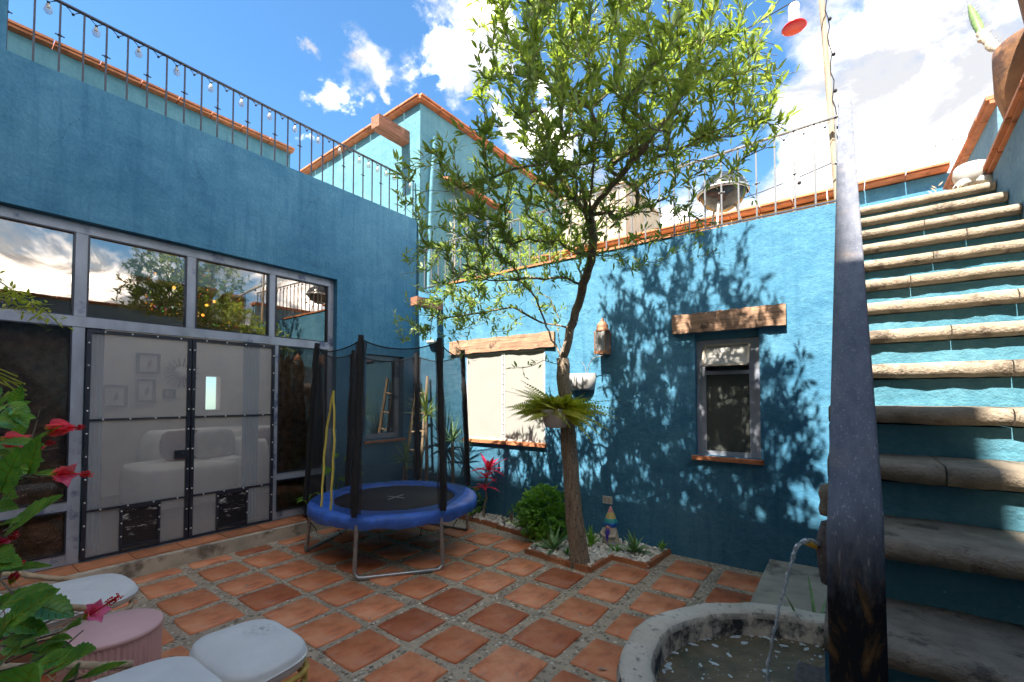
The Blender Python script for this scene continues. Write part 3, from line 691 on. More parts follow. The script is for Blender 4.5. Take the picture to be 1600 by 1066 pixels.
def lintel(x0, x1, z0, z1, lab, parent=None, dep=.035):
    mb = MB(); n = 22; vs = []; 
    for i in range(n+1):
        x = x0+(x1-x0)*i/n; j = lambda: R.uniform(-.007, .007)
        e = .0
        vs += [(x, BY-dep+j(), z0+j()), (x, BY-dep-.004+j()*.6, (z0+z1)/2), (x, BY-dep+j(), z1+j()), (x, BY+.02, z1), (x, BY+.02, z0)]
    fs = []
    for i in range(n):
        for k in range(5): fs.append((i*5+k, i*5+(k+1) % 5, (i+1)*5+(k+1) % 5, (i+1)*5+k))
    fs += [tuple(range(5)), tuple(reversed(range(n*5, n*5+5)))]
    mb.add(vs, fs); return mb.build('lintel', 'wood_old', parent)
lintel(-4.5, -2.76, 2.172, 2.36, '', t)
# small window
t = thing('small_window', 'narrow steel window with its top sash tilted open under a timber lintel', 'window', (-.89, BY, 1.0))
lintel(-1.37, -.395, 2.203, 2.39, '', t, .05)
y0, y1 = BY+.07, BY+.115
for (a, b, c_, d_, nm) in ((-1.17, -1.085, 1.01, 2.13, 'jamb'), (-.705, -.61, 1.01, 2.13, 'jamb'), (-1.085, -.705, 1.01, 1.05, 'bottom_rail'), (-1.085, -.705, 1.79, 1.825, 'middle_rail'), (-1.085, -.705, 2.07, 2.13, 'top_rail')):
    MB().box(a, b, y0, y1, c_, d_).build(nm, 'steel', t)
MB().box(-1.17, -.61, BY+.05, BY+.115, 2.132, 2.20).build('head_board', 'riser', t)
MB().box(-1.085, -.705, BY+.10, BY+.104, 1.05, 1.79).build('pane', 'glass', t)
MB().box(-1.085, -.705, BY+.082, BY+.084, 1.05, 1.79).build('screen', 'winscreen', t)
MB().box(-1.15, -.64, BY+.24, BY+.25, 1.01, 2.13).build('blind', 'grey_pot', t)
s_ = MB(); 
vs = [(-1.09, BY+.075, 2.075), (-.70, BY+.075, 2.075), (-.70, BY-.035, 1.875), (-1.09, BY-.035, 1.875)]
def slab(vs, th):
    a, b, c_, d_ = [Vector(v) for v in vs]; nrm = (b-a).cross(d_-a).normalized()*th; mb = MB()
    mb.add([a, b, c_, d_, a+nrm, b+nrm, c_+nrm, d_+nrm], [(3, 2, 1, 0), (4, 5, 6, 7), (0, 1, 5, 4), (1, 2, 6, 5), (2, 3, 7, 6), (3, 0, 4, 7)]); return mb
sh = slab(vs, .006).build('tilted_sash', 'shutter', t)
mb = MB()
for i in range(4): mb.bar(Vector(vs[i])+Vector((0, -.006, 0)), Vector(vs[(i+1) % 4])+Vector((0, -.006, 0)), .022, .018)
mb.build('sash_frame', 'concrete', sh)
MB().box(-1.20, -.585, BY-.04, BY+.07, .965, 1.008, jit=.004).build('sill', 'terracotta', t)
# vigas (timber beam ends) and their things
def viga(x0, x1, ya, yb, z0, z1, lab):
    mb = MB(); n = 6; vs = []
    for i in range(n+1):
        y = ya+(yb-ya)*i/n; j = lambda: R.uniform(-.006, .006)
        vs += [(x0+j(), y, z0+j()), (x1+j(), y, z0+j()), (x1+j(), y, z1+j()), (x0+j(), y, z1+j())]
    fs = []
    for i in range(n):
        for k in range(4): fs.append((i*4+k, i*4+(k+1) % 4, (i+1)*4+(k+1) % 4, (i+1)*4+k))
    fs += [(0, 1, 2, 3), (n*4+3, n*4+2, n*4+1, n*4)]
    mb.add(vs, fs); o = mb.build('beam', 'wood_y'); tag(o, lab, 'beam', 'timber beam ends'); return o
viga(-4.80, -4.67, 4.08, 4.60, 2.84, 2.96, 'lower timber beam end sticking out of the courtyard wall near the corner')
viga(-5.66, -5.47, 4.02, 4.62, 5.62, 5.80, 'upper reddish timber beam end sticking out of the rooftop house')
# terracotta edging on the wall crest
ed = thing('wall_crest', 'terracotta tile edging along the crest of the courtyard wall', 'edging', (-3, BY, 3.2))
e0 = None
for k in range(9):
    x = -4.6+k*.36
    if e0 is None: e0 = bx('crest_tile', 'terracotta', ed, x, x+.35, BY-.015, BY+.28, 3.202, 3.225)
    else: dup(e0, (k*.36, 0, R.uniform(-.002, .003)), ed)

# ------------------------------------------------------------------ rooftop house
uh = thing('rooftop_house', 'pale blue rooftop house with terracotta eaves rising behind the corner', 'building', (-7, 6, 3.06))
vs = [(-9.6, 4.60, 3.0), (-5.22, 4.60, 3.0), (-5.22, 9.0, 3.0), (-9.6, 9.0, 3.0), (-9.6, 4.60, 6.0), (-5.22, 4.60, 6.17), (-5.22, 9.0, 6.17), (-9.6, 9.0, 6.0)]
MB().add(vs, [(0, 1, 5, 4), (1, 2, 6, 5), (2, 3, 7, 6), (3, 0, 4, 7), (4, 5, 6, 7)]) 
mb = MB(); mb.add(vs, [(0, 1, 5, 4), (1, 2, 6, 5), (2, 3, 7, 6), (3, 0, 4, 7), (4, 5, 6, 7)]); mb.build('wall', 'blue_lite', uh)
def eave(a, b, name='eave_tile', par=uh, n=10, th=.027, wd=.12, layers=2, mat='terracotta'):
    a, b = Vector(a), Vector(b); d = (b-a)/n
    for L_ in range(layers):
        off = Vector((0, 0, L_*(th+.004)))
        for k in range(n):
            p0 = a+d*k+off; p1 = a+d*(k+1)*1.0+off-d*.03
            ww = wd+(.05 if L_ else 0)+R.uniform(-.006, .006)
            MB().bar(p0, p1, ww, th*R.uniform(.85, 1.05)).build(name, mat, par)
eave((-9.6, 4.57, 6.03), (-5.16, 4.57, 6.20)); eave((-5.19, 4.53, 6.20), (-5.19, 8.9, 6.20))
MB().tube([(-5.17, 4.86, 5.72), (-5.16, 4.84, 5.5), (-5.17, 4.80, 5.0), (-5.15, 4.75, 4.2), (-5.17, 4.75, 3.1)], .03, 8).build('drain_pipe', 'blue_lite', uh)
MB().box(-5.22, -5.20, 5.62, 6.25, 4.2, 4.85).build('window_frame', 'steel', uh); o = MB().box(-5.20, -5.195, 5.68, 6.19, 4.26, 4.79).build('pane', M['glass_mirror'], uh)
for k in range(5): MB().bar((-5.2, 5.15+k*.3, 5.16-.01*k), (-4.86, 5.15+k*.3, 5.02-.01*k), .28, .03).build('hood_tile', 'terracotta', uh)
MB().tube([(-5.19, 6.9, 6.1), (-5.17, 6.9, 3.1)], .035, 8).build('drain_pipe', 'blue', uh)
MB().lathe([(0, 0), (.13, 0), (.14, .25), (0, .25)], (-5.6, 4.3, 4.30), 12).build('x', 'terracotta')  if False else None
# far-left parapet with tiled cap
pw = thing('parapet_wall', 'blue parapet wall with an orange tiled cap across the left roof terrace', 'wall', (-8, 1, 4.29))
MB().box(-8.25, -8.0, -3, 3.97, 4.29, 6.0).build('wall', 'blue_lite', pw); eave((-8.05, -3, 6.02), (-8.05, 4.0, 6.02), 'cap_tile', pw, 16, .03, .3)
o = MB().box(-5.42, -5.29, .16, .36, 4.31, 5.3).build('masonry_post', 'blue'); tag(o, 'short blue masonry post at the left end of the roof railing', 'post')
# beige building behind tree
bb = thing('stone_house', 'cream stone house far behind the tree crown', 'building', (-6, 13, 0))
MB().box(-9.5, -4.9, 12, 15, 0, 7.7).build('wall', 'cream', bb); MB().box(-9.6, -4.85, 11.9, 15.1, 7.7, 7.78).build('roof', 'cream', bb)
o = MB().box(-6.4, -5.8, 11.98, 12.0, 5.0, 6.2).build('window', 'dark_room', bb)
MB().box(-6.45, -5.75, 11.94, 11.98, 4.9, 5.0).build('window_sill', 'concrete', bb)
bb = thing('white_house', 'low white house beyond the rear terrace', 'building', (-3, 10, 0))
MB().box(-5.0, -2.6, 10.4, 12.5, 0, 5.2).build('wall', 'white_wall', bb); MB().box(-5.1, -2.5, 10.3, 12.6, 5.2, 5.3).build('roof', 'terracotta', bb)
# rear terrace parapet
rp = thing('rear_parapet', 'low ochre and blue terrace parapet with a tiled cap behind the railing', 'wall', (-.3, 6.9, 3.06))
MB().box(-4.6, .02, 6.9, 7.1, 3.06, 4.09).build('wall', 'ochre', rp, label='ochre painted stretch of the parapet')
MB().box(.02, 1.0, 6.9, 7.1, 3.06, 4.10).build('wall', 'blue', rp, label='blue painted stretch of the parapet')
eave((-4.6, 6.95, 4.115), (1.0, 6.95, 4.135), 'cap_tile', rp, 15, .028, .34)

# ------------------------------------------------------------------ railings
def swag(p, q, drop, mb):
    p, q = Vector(p), Vector(q); m = (p+q)/2-Vector((0, 0, drop)); pts = []
    for k in range(7):
        t_ = k/6; zz = 1-abs(2*t_-1); pts.append(p.lerp(q, t_)-Vector((0, 0, drop*(zz**1.6))))
    mb.tube(pts, .0035, 5); return m
def railing(name, lab, along, a0, a1, other, ztop, zbot, spacing, mat, group, knob_every=2, skip=0):
    t = thing(name, lab, 'railing', (other, a0, zbot) if along == 'y' else (a0, other, zbot), group)
    pt = (lambda a, z, d=0: Vector((other+d, a, z))) if along == 'y' else (lambda a, z, d=0: Vector((a, other+d, z)))
    MB().bar(pt(a0-.02, ztop[0]), pt(a1+.02, ztop[1]), .032, .014).build('top_rail', mat, t)
    n = int(round((a1-a0)/spacing)); proto = None; kp = None
    for i in range(n+1):
        a = a0+(a1-a0)*i/n; z1 = ztop[0]+(ztop[1]-ztop[0])*i/n
        if proto is None: proto = MB().bar(pt(a0, zbot), pt(a0, ztop[0]-.007), .013, .013).build('baluster', mat, t); base = a0
        else:
            d = pt(a, 0)-pt(a0, 0); dup(proto, (d.x, d.y, 0), t, None, (1, 1, (z1-zbot)/(ztop[0]-zbot)))
        if i % knob_every == 0:
            zk = zbot+(z1-zbot)*.55
            if kp is None:
                kp = MB().ball(pt(a, zk), .017, 8, .6).bar(pt(a-.03, zk), pt(a+.03, zk), .008).build('knot', mat, t)
            else: d = pt(a, 0)-pt(a0, 0); dup(kp, (d.x, d.y, 0), t)
    return t, pt, n
t, pt, n = railing('roof_railing', 'long dark iron railing along the top of the left house wall', 'y', .36, 4.56, -5.33, (4.965, 4.945), 4.31, .15, 'rail_metal', 'iron railings round the terraces')
sl_ = thing('string_lights', 'string of clear bulbs hung in swags under the left railing', 'string lights', (-5.31, 2.4, 4.9))
cab = MB(); bulb = sock = None
for i in range(n):
    a = .36+4.2*i/n; b = .36+4.2*(i+1)/n; zz = 4.945
    m = swag((-5.31, a+.01, zz), (-5.31, b-.01, zz), .05, cab)
    if sock is None: sock = MB().ball(m, .012, 6).build('socket', 'black', sl_); s0 = m
    else: dup(sock, m-s0, sl_)
    if i % 2 == 1 or i in (22, 24):
        mm = m-Vector((0, 0, .015))
        if bulb is None:
            bulb = MB().lathe([(0.0, -.085), (.022, -.075), (.03, -.055), (.026, -.03), (.014, -.012), (.012, 0)], mm, 10).build('bulb', 'bulbglass', sl_); b0 = mm
            bs = MB().lathe([(.013, -.03), (.013, 0), (0, .002)], mm, 8).build('bulb_cap', 'white', sl_)
        else: dup(bulb, mm-b0, sl_); dup(bs, mm-b0, sl_)
cab.build('cable', 'black', sl_)
t, pt, n2 = railing('terrace_railing', 'grey painted railing on the courtyard wall from the corner to the stairs', 'x', -5.12, -.015, BY+.05, (3.84, 3.955), 3.20, .15, 'rail_grey', 'iron railings round the terraces')
MB().bar(pt(-5.12, 3.235), pt(-.0, 3.235), .02, .012).build('bottom_rail', 'rail_metal', t)
cab = MB(); kn = MB()
for i in range(n2):
    a = -5.12+5.105*i/n2; b = -5.12+5.105*(i+1)/n2; zz = 3.83+.115*i/n2
    m = swag((a+.01, BY+.03, zz), (b-.01, BY+.03, zz), .06, cab); kn.ball(m, .011, 6)
cab.build('swag', 'rail_grey', t); kn.build('swag_knobs', 'rail_metal', t, kind='stuff')
MB().ball((0.03, BY+.02, 4.02), .028, 10).build('ball_finial', 'rail_metal', t)

# ------------------------------------------------------------------ staircase
sc_ = thing('staircase', 'steep blue staircase with rounded stone treads climbing to the terrace', 'staircase', (.4, 2.2, 0))
Z0, RI, Y0, RU = 3.1, .174, 4.5, .265
SX0, SX1 = -.05, .885
for k in range(0, 18):
    z = Z0-RI*k; y = Y0-RU*k; SX0 = .012-.062*min(1, max(0, (k-3)/6))
    if z < .1: break
    # riser block under the tread
    MB().box(SX0+.03, SX1, y+.048, (y+RU+.048) if k else 4.83, max(0, z-RI-.0) if k < 17 else 0, z-.065).build('riser', 'riser', sc_)
    # rounded tread split in stones
    cuts = sorted([SX0]+[SX0+(SX1-SX0)*q for q in ((.52+R.uniform(-.22, .22)),)]+[SX1])
    if k in (0, 1): cuts = [SX0, SX1]
    for ci in range(len(cuts)-1):
        a, b = cuts[ci]+(.002 if ci else 0), cuts[ci+1]-.002
        mb = MB(); nseg = max(3, int((b-a)/.025)); prof = []
        rr = .030
        for q in range(9):
            an = -PI/2-PI*q/8; prof.append((y+rr+rr*1.0*math.cos(an), z-rr+rr*math.sin(an)))
        dep = RU+.06 if k else .5
        prof = [(y+dep, z-2*rr)]+prof+[(y+dep, z)]; npf = len(prof); vs = []
        for s in range(nseg+1):
            x = a+(b-a)*s/nseg
            for (py, pz) in prof:
                jj = mnoise.noise(Vector((x*7, py*9+k, pz*9)))*.009+mnoise.noise(Vector((x*31, py*30+k, pz*30)))*.004; vs.append((x, py+jj, pz+jj*.5))
        fs = []
        for s in range(nseg):
            for q in range(npf): fs.append((s*npf+q, s*npf+(q+1) % npf, (s+1)*npf+(q+1) % npf, (s+1)*npf+q))
        fs += [tuple(range(npf)), tuple(reversed(range(nseg*npf, nseg*npf+npf)))]
        mb.add(vs, fs, True); o = mb.build('tread', 'stone', sc_)
        for p in o.data.polygons[-2:]: p.use_smooth = False
# side cheek of the stairs
mb = MB(); pr = [(4.8, 0), (-.1, 0)]
top = []
for k in range(17, -1, -1): top += [(Y0-RU*k+.03, Z0-RI*k-.07-RI+.0), (Y0-RU*k+.03, Z0-RI*k-.075)]
top = [(y, max(0.01, z)) for (y, z) in top]
poly = [(4.8, 0.0)]+[(4.8, 3.02)]+list(reversed(top))
vs = [(SX0+.028, y, z) for y, z in poly]; 
for i in range(len(top)//2):
    pass
# built as vertical strips so that the outline stays stepped
mb = MB()
for k in range(0, 18):
    SX0 = .012-.062*min(1, max(0, (k-3)/6))+.0
    y = Y0-RU*k+.035; z = Z0-RI*k-.07; mb.box(SX0+.0, SX0+.028, y, (y+RU) if k else 4.568, 0, max(.05, z))
mb.build('side_wall', 'blue', sc_)
# handrail
hr = thing('handrail', 'broad flat steel handrail of the stairs, worn grey above and rusty black below', 'handrail', (.01, 1.05, 0))
A_ = Vector((.012, 1.06, 1.355)); B_ = Vector((.05, 4.48, 3.985))
mb = MB(); n = 16
pts = [A_.lerp(B_, i/n) for i in range(n+1)]
bend = [Vector((.010, 1.015, 1.19)), Vector((.010, 1.0155, 1.225)), Vector((.010, 1.017, 1.26)), Vector((.010, 1.021, 1.288)), Vector((.010, 1.028, 1.312)), Vector((.011, 1.04, 1.335))]
path = [Vector((.012, 1.017, 0)), Vector((.0115, 1.0165, .4)), Vector((.011, 1.016, .8)), Vector((.0105, 1.0155, 1.1))]+bend+pts
def strip(path, w_, th, mb):
    vs = []
    for i, p in enumerate(path):
        d = (path[min(i+1, len(path)-1)]-path[max(i-1, 0)]).normalized(); x = Vector((1, 0, 0)); nrm = x.cross(d).normalized()
        for (sx, sn) in ((-1, 1), (-.86, 1.5), (.86, 1.5), (1, 1), (1, -1), (-1, -1)): vs.append(p+x*w_/2*sx+nrm*th/2*sn)
    k = 6; fs = []
    for i in range(len(path)-1):
        for q in range(k): fs.append((i*k+q, (i+1)*k+q, (i+1)*k+(q+1) % k, i*k+(q+1) % k))
    fs += [tuple(reversed(range(k))), tuple(range((len(path)-1)*k, len(path)*k))]
    mb.add(vs, fs, True); return mb
strip(path, .083, .012, mb).build('rail_plate', 'handrail', hr)
for k in range(1, 15):
    y = Y0-RU*k+.15; z = Z0-RI*k; tt = (y-1.06)/(4.48-1.06)
    if tt < .05: continue
    MB().bar((.012+.038*tt, y, z), (.012+.038*tt, y, 1.345+2.63*tt), .014).build('baluster', 'rail_metal', hr)
# right stair wall and the wall behind
rw = thing('stair_wall', 'grey blue wall with a terracotta cap at the right of the stairs', 'wall', (1.0, 2.5, 0), 'right side walls')
vs = [(.89, -1.5, 0), (1.35, -1.5, 0), (1.35, 4.66, 0), (.89, 4.66, 0), (.89, -1.5, 3.37), (1.35, -1.5, 3.37), (1.35, 4.66, 3.18), (.89, 4.66, 3.18), (.89, 3.4, 3.37), (1.35, 3.4, 3.37)]
mb = MB(); mb.add(vs, [(0, 3, 7, 8, 4), (3, 2, 6, 7), (2, 1, 5, 9, 6), (1, 0, 4, 5), (4, 8, 9, 5), (8, 7, 6, 9)]); mb.build('wall', 'greyblue', rw)
eave((1.08, -1.5, 3.39), (1.08, 3.4, 3.39), 'cap_tile', rw, 13, .025, .42); eave((1.08, 3.41, 3.39), (1.08, 4.70, 3.2), 'cap_tile', rw, 4, .025, .42)
rw = thing('upper_terrace_wall', 'short wall with terracotta cap beyond the head of the stairs', 'wall', (1.1, 5.8, 3.06), 'right side walls')
MB().box(1.0, 1.2, 5.0, 6.80, 3.06, 3.86).build('wall', 'greyblue', rw); eave((1.08, 4.98, 3.885), (1.08, 6.85, 3.875), 'cap_tile', rw, 6, .03, .24)

# ------------------------------------------------------------------ unseen building added behind the camera to cast the courtyard's shade
bh = thing('shade_house', 'unseen tall house added behind the viewpoint to shade the courtyard', 'building', (-4, -3, 0))
MB().box(-9.5, -.3, -4.5, -1.6, 0, 9.45).build('wall', 'cream', bh)
MB().box(-.3, .13, -4.5, -1.605, 0, 7.2).build('wall', 'cream', bh)
MB().box(.13, 4.0, -4.5, -1.61, 0, 6.05).build('wall', 'cream', bh)

# ------------------------------------------------------------------ the tree
def build_tree():
    rr = random.Random(11); nodes = []; par = []; 
    def addpath(pts, parent):
        idx = parent
        for p in pts:
            nodes.append(Vector(p)); par.append(idx); idx = len(nodes)-1
        return idx
    def seg(p0, p1, n, wob=.02):
        out = []
        for k in range(1, n+1):
            t_ = k/n; q = Vector(p0).lerp(Vector(p1), t_)+Vector((rr.uniform(-wob, wob), rr.uniform(-wob, wob), rr.uniform(-wob, wob)))
            out.append(q)
        return out
    Yt = 3.73
    def T(u, v, y=Yt): return P(u, v, 1, y)
    def path(ids, parent, n=4, wob=.012):
        cur = parent
        last = nodes[parent] if parent is not None else None
        for q in ids:
            if last is None: nodes.append(q); par.append(-1); cur = len(nodes)-1
            else:
                for s in seg(last, q, n, wob): nodes.append(s); par.append(cur); cur = len(nodes)-1
            last = q
        return cur
    nodes.append(Vector((-1.995, Yt, -.03))); par.append(-1)
    f1 = path([T(897, 800), T(893, 740), T(889, 690), T(884, 640), T(880, 590), T(879, 560)], 0, 3, .006)
    trunk_end = f1
    # main leader up right
    a = path([T(892, 515), T(905, 475), T(912, 445, 3.70), T(924, 410, 3.68), T(928, 370, 3.66), T(918, 335, 3.64)], f1, 3, .01)
    a1 = path([T(925, 290, 3.6), T(930, 230, 3.6), T(925, 150, 3.55), T(915, 60, 3.5), T(905, -60, 3.5), T(895, -160, 3.5)], a, 4)
    a2 = path([T(955, 290, 3.5), T(1010, 230, 3.4), T(1060, 160, 3.35), T(1100, 60, 3.3), T(1130, -20, 3.3)], a, 4)
    a3 = path([T(890, 300, 3.7), T(850, 230, 3.8), T(830, 150, 3.9), T(840, 50, 3.9), T(850, -60, 3.9)], a, 4)
    g1 = path([T(905, 420, 3.8), T(912, 380, 3.95), T(950, 330, 4.1), T(1010, 280, 4.15), T(1080, 250, 4.2)], f1+9, 4)
    b1 = path([T(862, 530, 3.72), T(850, 500, 3.70), T(838, 465, 3.66), T(815, 440, 3.6), T(780, 430, 3.5), T(740, 440, 3.4)], f1, 3)
    b2 = path([T(871, 520, 3.80), T(873, 500, 3.85), T(860, 465, 3.9), T(838, 455, 3.95), T(810, 400, 4.0), T(790, 340, 4.05)], f1, 3)
    b3 = path([T(845, 505, 3.7), T(800, 480, 3.5), T(740, 490, 3.3), T(690, 500, 3.2)], f1+3, 4)
    c1 = path([T(885, 435, 3.6), T(840, 435, 3.4), T(780, 440, 3.2), T(720, 430, 3.1)], f1+9, 4)
    c2 = path([T(905, 280, 3.5), T(860, 255, 3.3), T(800, 265, 3.1), T(740, 290, 2.95), T(690, 300, 2.9)], a, 5)
    c3 = path([T(960, 250, 3.6), T(1040, 190, 3.6), T(1120, 130, 3.6), T(1180, 80, 3.6), T(1215, 110, 3.6)], a2-12, 4)
    c4 = path([T(1020, 250, 3.7), T(1100, 220, 3.7), T(1160, 210, 3.7), T(1200, 180, 3.7)], a2-12, 4)
    c5 = path([T(960, 330, 3.6), T(1020, 330, 3.5), T(1080, 340, 3.5), T(1120, 350, 3.5)], a, 4)
    # attractors
    E_ = [((-1.95, 3.55, 4.05), (1.2, .95, 1.1), 540), ((-1.75, 3.45, 5.65), (1.15, .95, .85), 430), ((-3.0, 3.35, 2.95), (.95, .55, .5), 140),
          ((-3.45, 3.3, 2.42), (.75, .4, .28), 55), ((-.95, 3.6, 3.9), (.62, .7, .75), 130), ((-3.2, 3.1, 3.75), (.75, .5, .5), 34), ((-1.5, 3.65, 2.95), (.75, .6, .36), 60),
          ((-2.7, 3.6, 2.55), (.8, .5, .35), 50), ((-2.35, 3.5, 3.3), (.7, .8, .5), 70), ((-2.6, 3.6, 5.2), (.55, .6, .7), 45), ((-1.55, 3.7, 4.6), (.85, .7, .9), 110), ((-.75, 3.7, 4.35), (.5, .6, .7), 80), ((-.6, 3.7, 3.9), (.4, .5, .6), 50), ((-2.9, 3.4, 3.2), (.9, .5, .4), 60)]
    att = []
    for (c, r, n) in E_:
        k = 0; n = int(n*1.08)
        while k < n:
            p = Vector((rr.uniform(-1, 1), rr.uniform(-1, 1), rr.uniform(-1, 1)))
            if p.length > 1 or p.length < .2: continue
            q = Vector((c[0]+p.x*r[0], c[1]+p.y*r[1], c[2]+p.z*r[2]))
            if q.y > 4.45: q.y = 4.45-rr.random()*.2
            att.append(q); k += 1
    for (u, v, y) in [(1215, 112, 3.6), (1222, 130, 3.6), (1205, 150, 3.65), (1240, 175, 3.7), (1195, 175, 3.7), (1215, 195, 3.7), (1232, 205, 3.7), (1160, 20, 3.5), (1175, 35, 3.5), (1190, 60, 3.6), (1150, 5, 3.5), (650, 500, 3.2), (660, 520, 3.2), (655, 480, 3.2),
                      (700, 560, 3.3), (735, 570, 3.35), (660, 300, 2.85), (690, 250, 2.85), (735, 270, 2.9), (715, 220, 3.0), (770, 120, 3.2), (750, 150, 3.2), (1120, 390, 3.6), (1090, 400, 3.6), (1165, 290, 3.6), (1180, 310, 3.6), (820, 590, 3.5), (800, 575, 3.4)]:
        att.append(P(u, v, 1, y))
    start = Vector((-1.95, 3.65, 3.0))
    def G(q):
        t_ = min(1, max(0, (q.z-2.25)/1.6)); t_ = t_*t_*(3-2*t_); y2 = q.y-.78*t_; return CAM+(q-CAM)*(y2/q.y)
    nodes[:] = [G(q) for q in nodes]; att = [G(q) for q in att]; start = G(start)
    att.sort(key=lambda q: (q-start).length)
    arr = np.array([tuple(p) for p in nodes]); ok = np.array([i > trunk_end-2 for i in range(len(nodes))])
    tips = []
    for q in att:
        d = np.linalg.norm(arr-np.array(q), axis=1)+np.where(ok, 0, 99)
        # growth prefers to go outward and upward from its parent
        d = d+.35*np.maximum(0, arr[:, 2]-q.z)
        i = int(np.argmin(d)); p0 = Vector(arr[i]); L_ = (q-p0).length
        if L_ < .06: continue
        n = max(2, int(L_/.09)); cur = i; new = []
        side = (q-p0).cross(Vector((rr.uniform(-1, 1), rr.uniform(-1, 1), rr.uniform(-1, 1)))); side = side.normalized()*L_*rr.uniform(.02, .12) if side.length > 0 else side
        for k in range(1, n+1):
            t_ = k/n; pos = p0.lerp(q, t_)+side*math.sin(PI*t_)+Vector((0, 0, L_*.08*math.sin(PI*t_)*rr.uniform(-1, 1)))
            nodes.append(pos); par.append(cur); cur = len(nodes)-1; new.append(tuple(pos))
        arr = np.vstack([arr, np.array(new)]); ok = np.append(ok, [True]*n); tips.append((cur, n))
    # radii from the tips down
    n = len(nodes); w_ = [0.0]*n; ch = [0]*n
    for i in range(n-1, 0, -1):
        if w_[i] == 0: w_[i] = .0019**2.25
        w_[par[i]] += w_[i]
        if w_[par[i]] == 0: pass
    rad = [max(.0017, (x**(1/2.25))*1.0) for x in w_]
    sc = .043/rad[trunk_end-3]
    rad = [min(r*sc if r*sc > .012 else max(.0018, r*(.6+.4*sc)), .078) for r in rad]
    for i in range(trunk_end+1): rad[i] = .062+.022*max(0, (1-nodes[i].z/1.9)) + (.022 if nodes[i].z < .1 else 0)
    root = thing('tree', 'slender tree with a twisting brown trunk and airy green crown in the brick bed', 'tree', (-1.995, Yt, 0))
    mb = MB(); mt = MB()
    pts = [nodes[i] for i in range(trunk_end+1)]
    # knobbly trunk
    vs = []; m_ = 18; dense = []
    for i in range(len(pts)-1):
        for s in range(4): dense.append((pts[i].lerp(pts[i+1], s/4), rad[i]+(rad[i+1]-rad[i])*s/4))
    dense.append((pts[-1], rad[trunk_end]))
    for (p, r) in dense:
        for k in range(m_):
            a_ = 2*PI*k/m_; rr2 = r*(1+.07*mnoise.noise(Vector((math.cos(a_)*2.2, math.sin(a_)*2.2, p.z*2.2)))*2+.03*math.sin(a_*5+p.z*3))
            vs.append((p.x+rr2*math.cos(a_), p.y+rr2*math.sin(a_), p.z))
    fs = [(i*m_+k, i*m_+(k+1) % m_, (i+1)*m_+(k+1) % m_, (i+1)*m_+k) for i in range(len(dense)-1) for k in range(m_)]
    mt.add(vs, fs, True); 
    for i in range(trunk_end+1, n):
        if rad[i] > .011:
            j = par[i]; mt.tube([nodes[j], nodes[i]], [min(rad[j], rad[i]*1.25) if j != trunk_end else rad[i], rad[i]], 8)
    mt.build('trunk', 'bark', root)
    for i in range(trunk_end+1, n):
        if rad[i] <= .011: mb.tube([nodes[par[i]], nodes[i]], [max(rad[i], min(rad[par[i]], rad[i]*1.3)), rad[i]], 4 if rad[i] < .006 else 6)
    mb.build('twigs', 'bark', root)
    lf = MB()
    for (t_, cnt) in tips:
        # walk back along the twig
        i = t_; dist = 0; k = 0; chain = [i]
        while par[i] > trunk_end and len(chain) < 7: i = par[i]; chain.append(i)
        tot = rr.randint(12, 18)
        near = nodes[t_].y < 2.6
        for q in range(tot):
            f = rr.random()**1.35*(len(chain)-1) if len(chain) > 1 else 0
            a_ = int(f); b_ = min(a_+1, len(chain)-1); p = nodes[chain[a_]].lerp(nodes[chain[b_]], f-a_)
            ax = (nodes[chain[a_]]-nodes[chain[b_]]); ax = ax.normalized() if ax.length > 1e-5 else Vector((0, 0, 1))
            rnd = Vector((rr.uniform(-1, 1), rr.uniform(-1, 1), rr.uniform(-1, 1)))
            d = (ax*rr.uniform(.3, 1.1)+rnd*.75+Vector((0, -.1, .35))).normalized()
            up = Vector((rr.uniform(-.8, .8), rr.uniform(-1, .5), .9)); p = p+rnd*rr.uniform(0, .03)
            ln = rr.uniform(.040, .078)*(1.12 if near else 1); lf.blade(p, d, up, ln, ln*rr.uniform(.22, .34), rr.uniform(0, .5), 3, .3)
    # extra leaves hugging thin branches
    ids = [i for i in range(trunk_end+1, n) if rad[i] < .006 and nodes[i].z > 2.3]
    for q in range(1600):
        i = rr.choice(ids); p = nodes[i]; rnd = Vector((rr.uniform(-1, 1), rr.uniform(-1, 1), rr.uniform(-.4, 1)))
        ln = rr.uniform(.04, .075); lf.blade(p, rnd, (0, 0, 1), ln, ln*.28, .3, 3, .3)
    lf.build('crown', 'leaf', root, kind='stuff')
    return len(lf.f)
print('tree leaves faces', build_tree())

# ------------------------------------------------------------------ planting bed
bed = thing('planting_bed', 'brick edged bed of pale pebbles round the tree and along the wall', 'flower bed', (-2.5, 4.2, 0))
poly = [(-4.9, 4.565), (-4.9, 4.33), (-3.6, 4.24), (-2.62, 4.10), (-2.60, 3.72), (-1.86, 3.64), (-1.84, 4.07), (-1.47, 4.05), (-1.44, 4.565)]
mb = MB(); vs = [(x, y, .012) for x, y in poly]; mb.add(vs, [tuple(reversed(range(len(poly))))]); o = mb.build('soil', 'soil', bed)
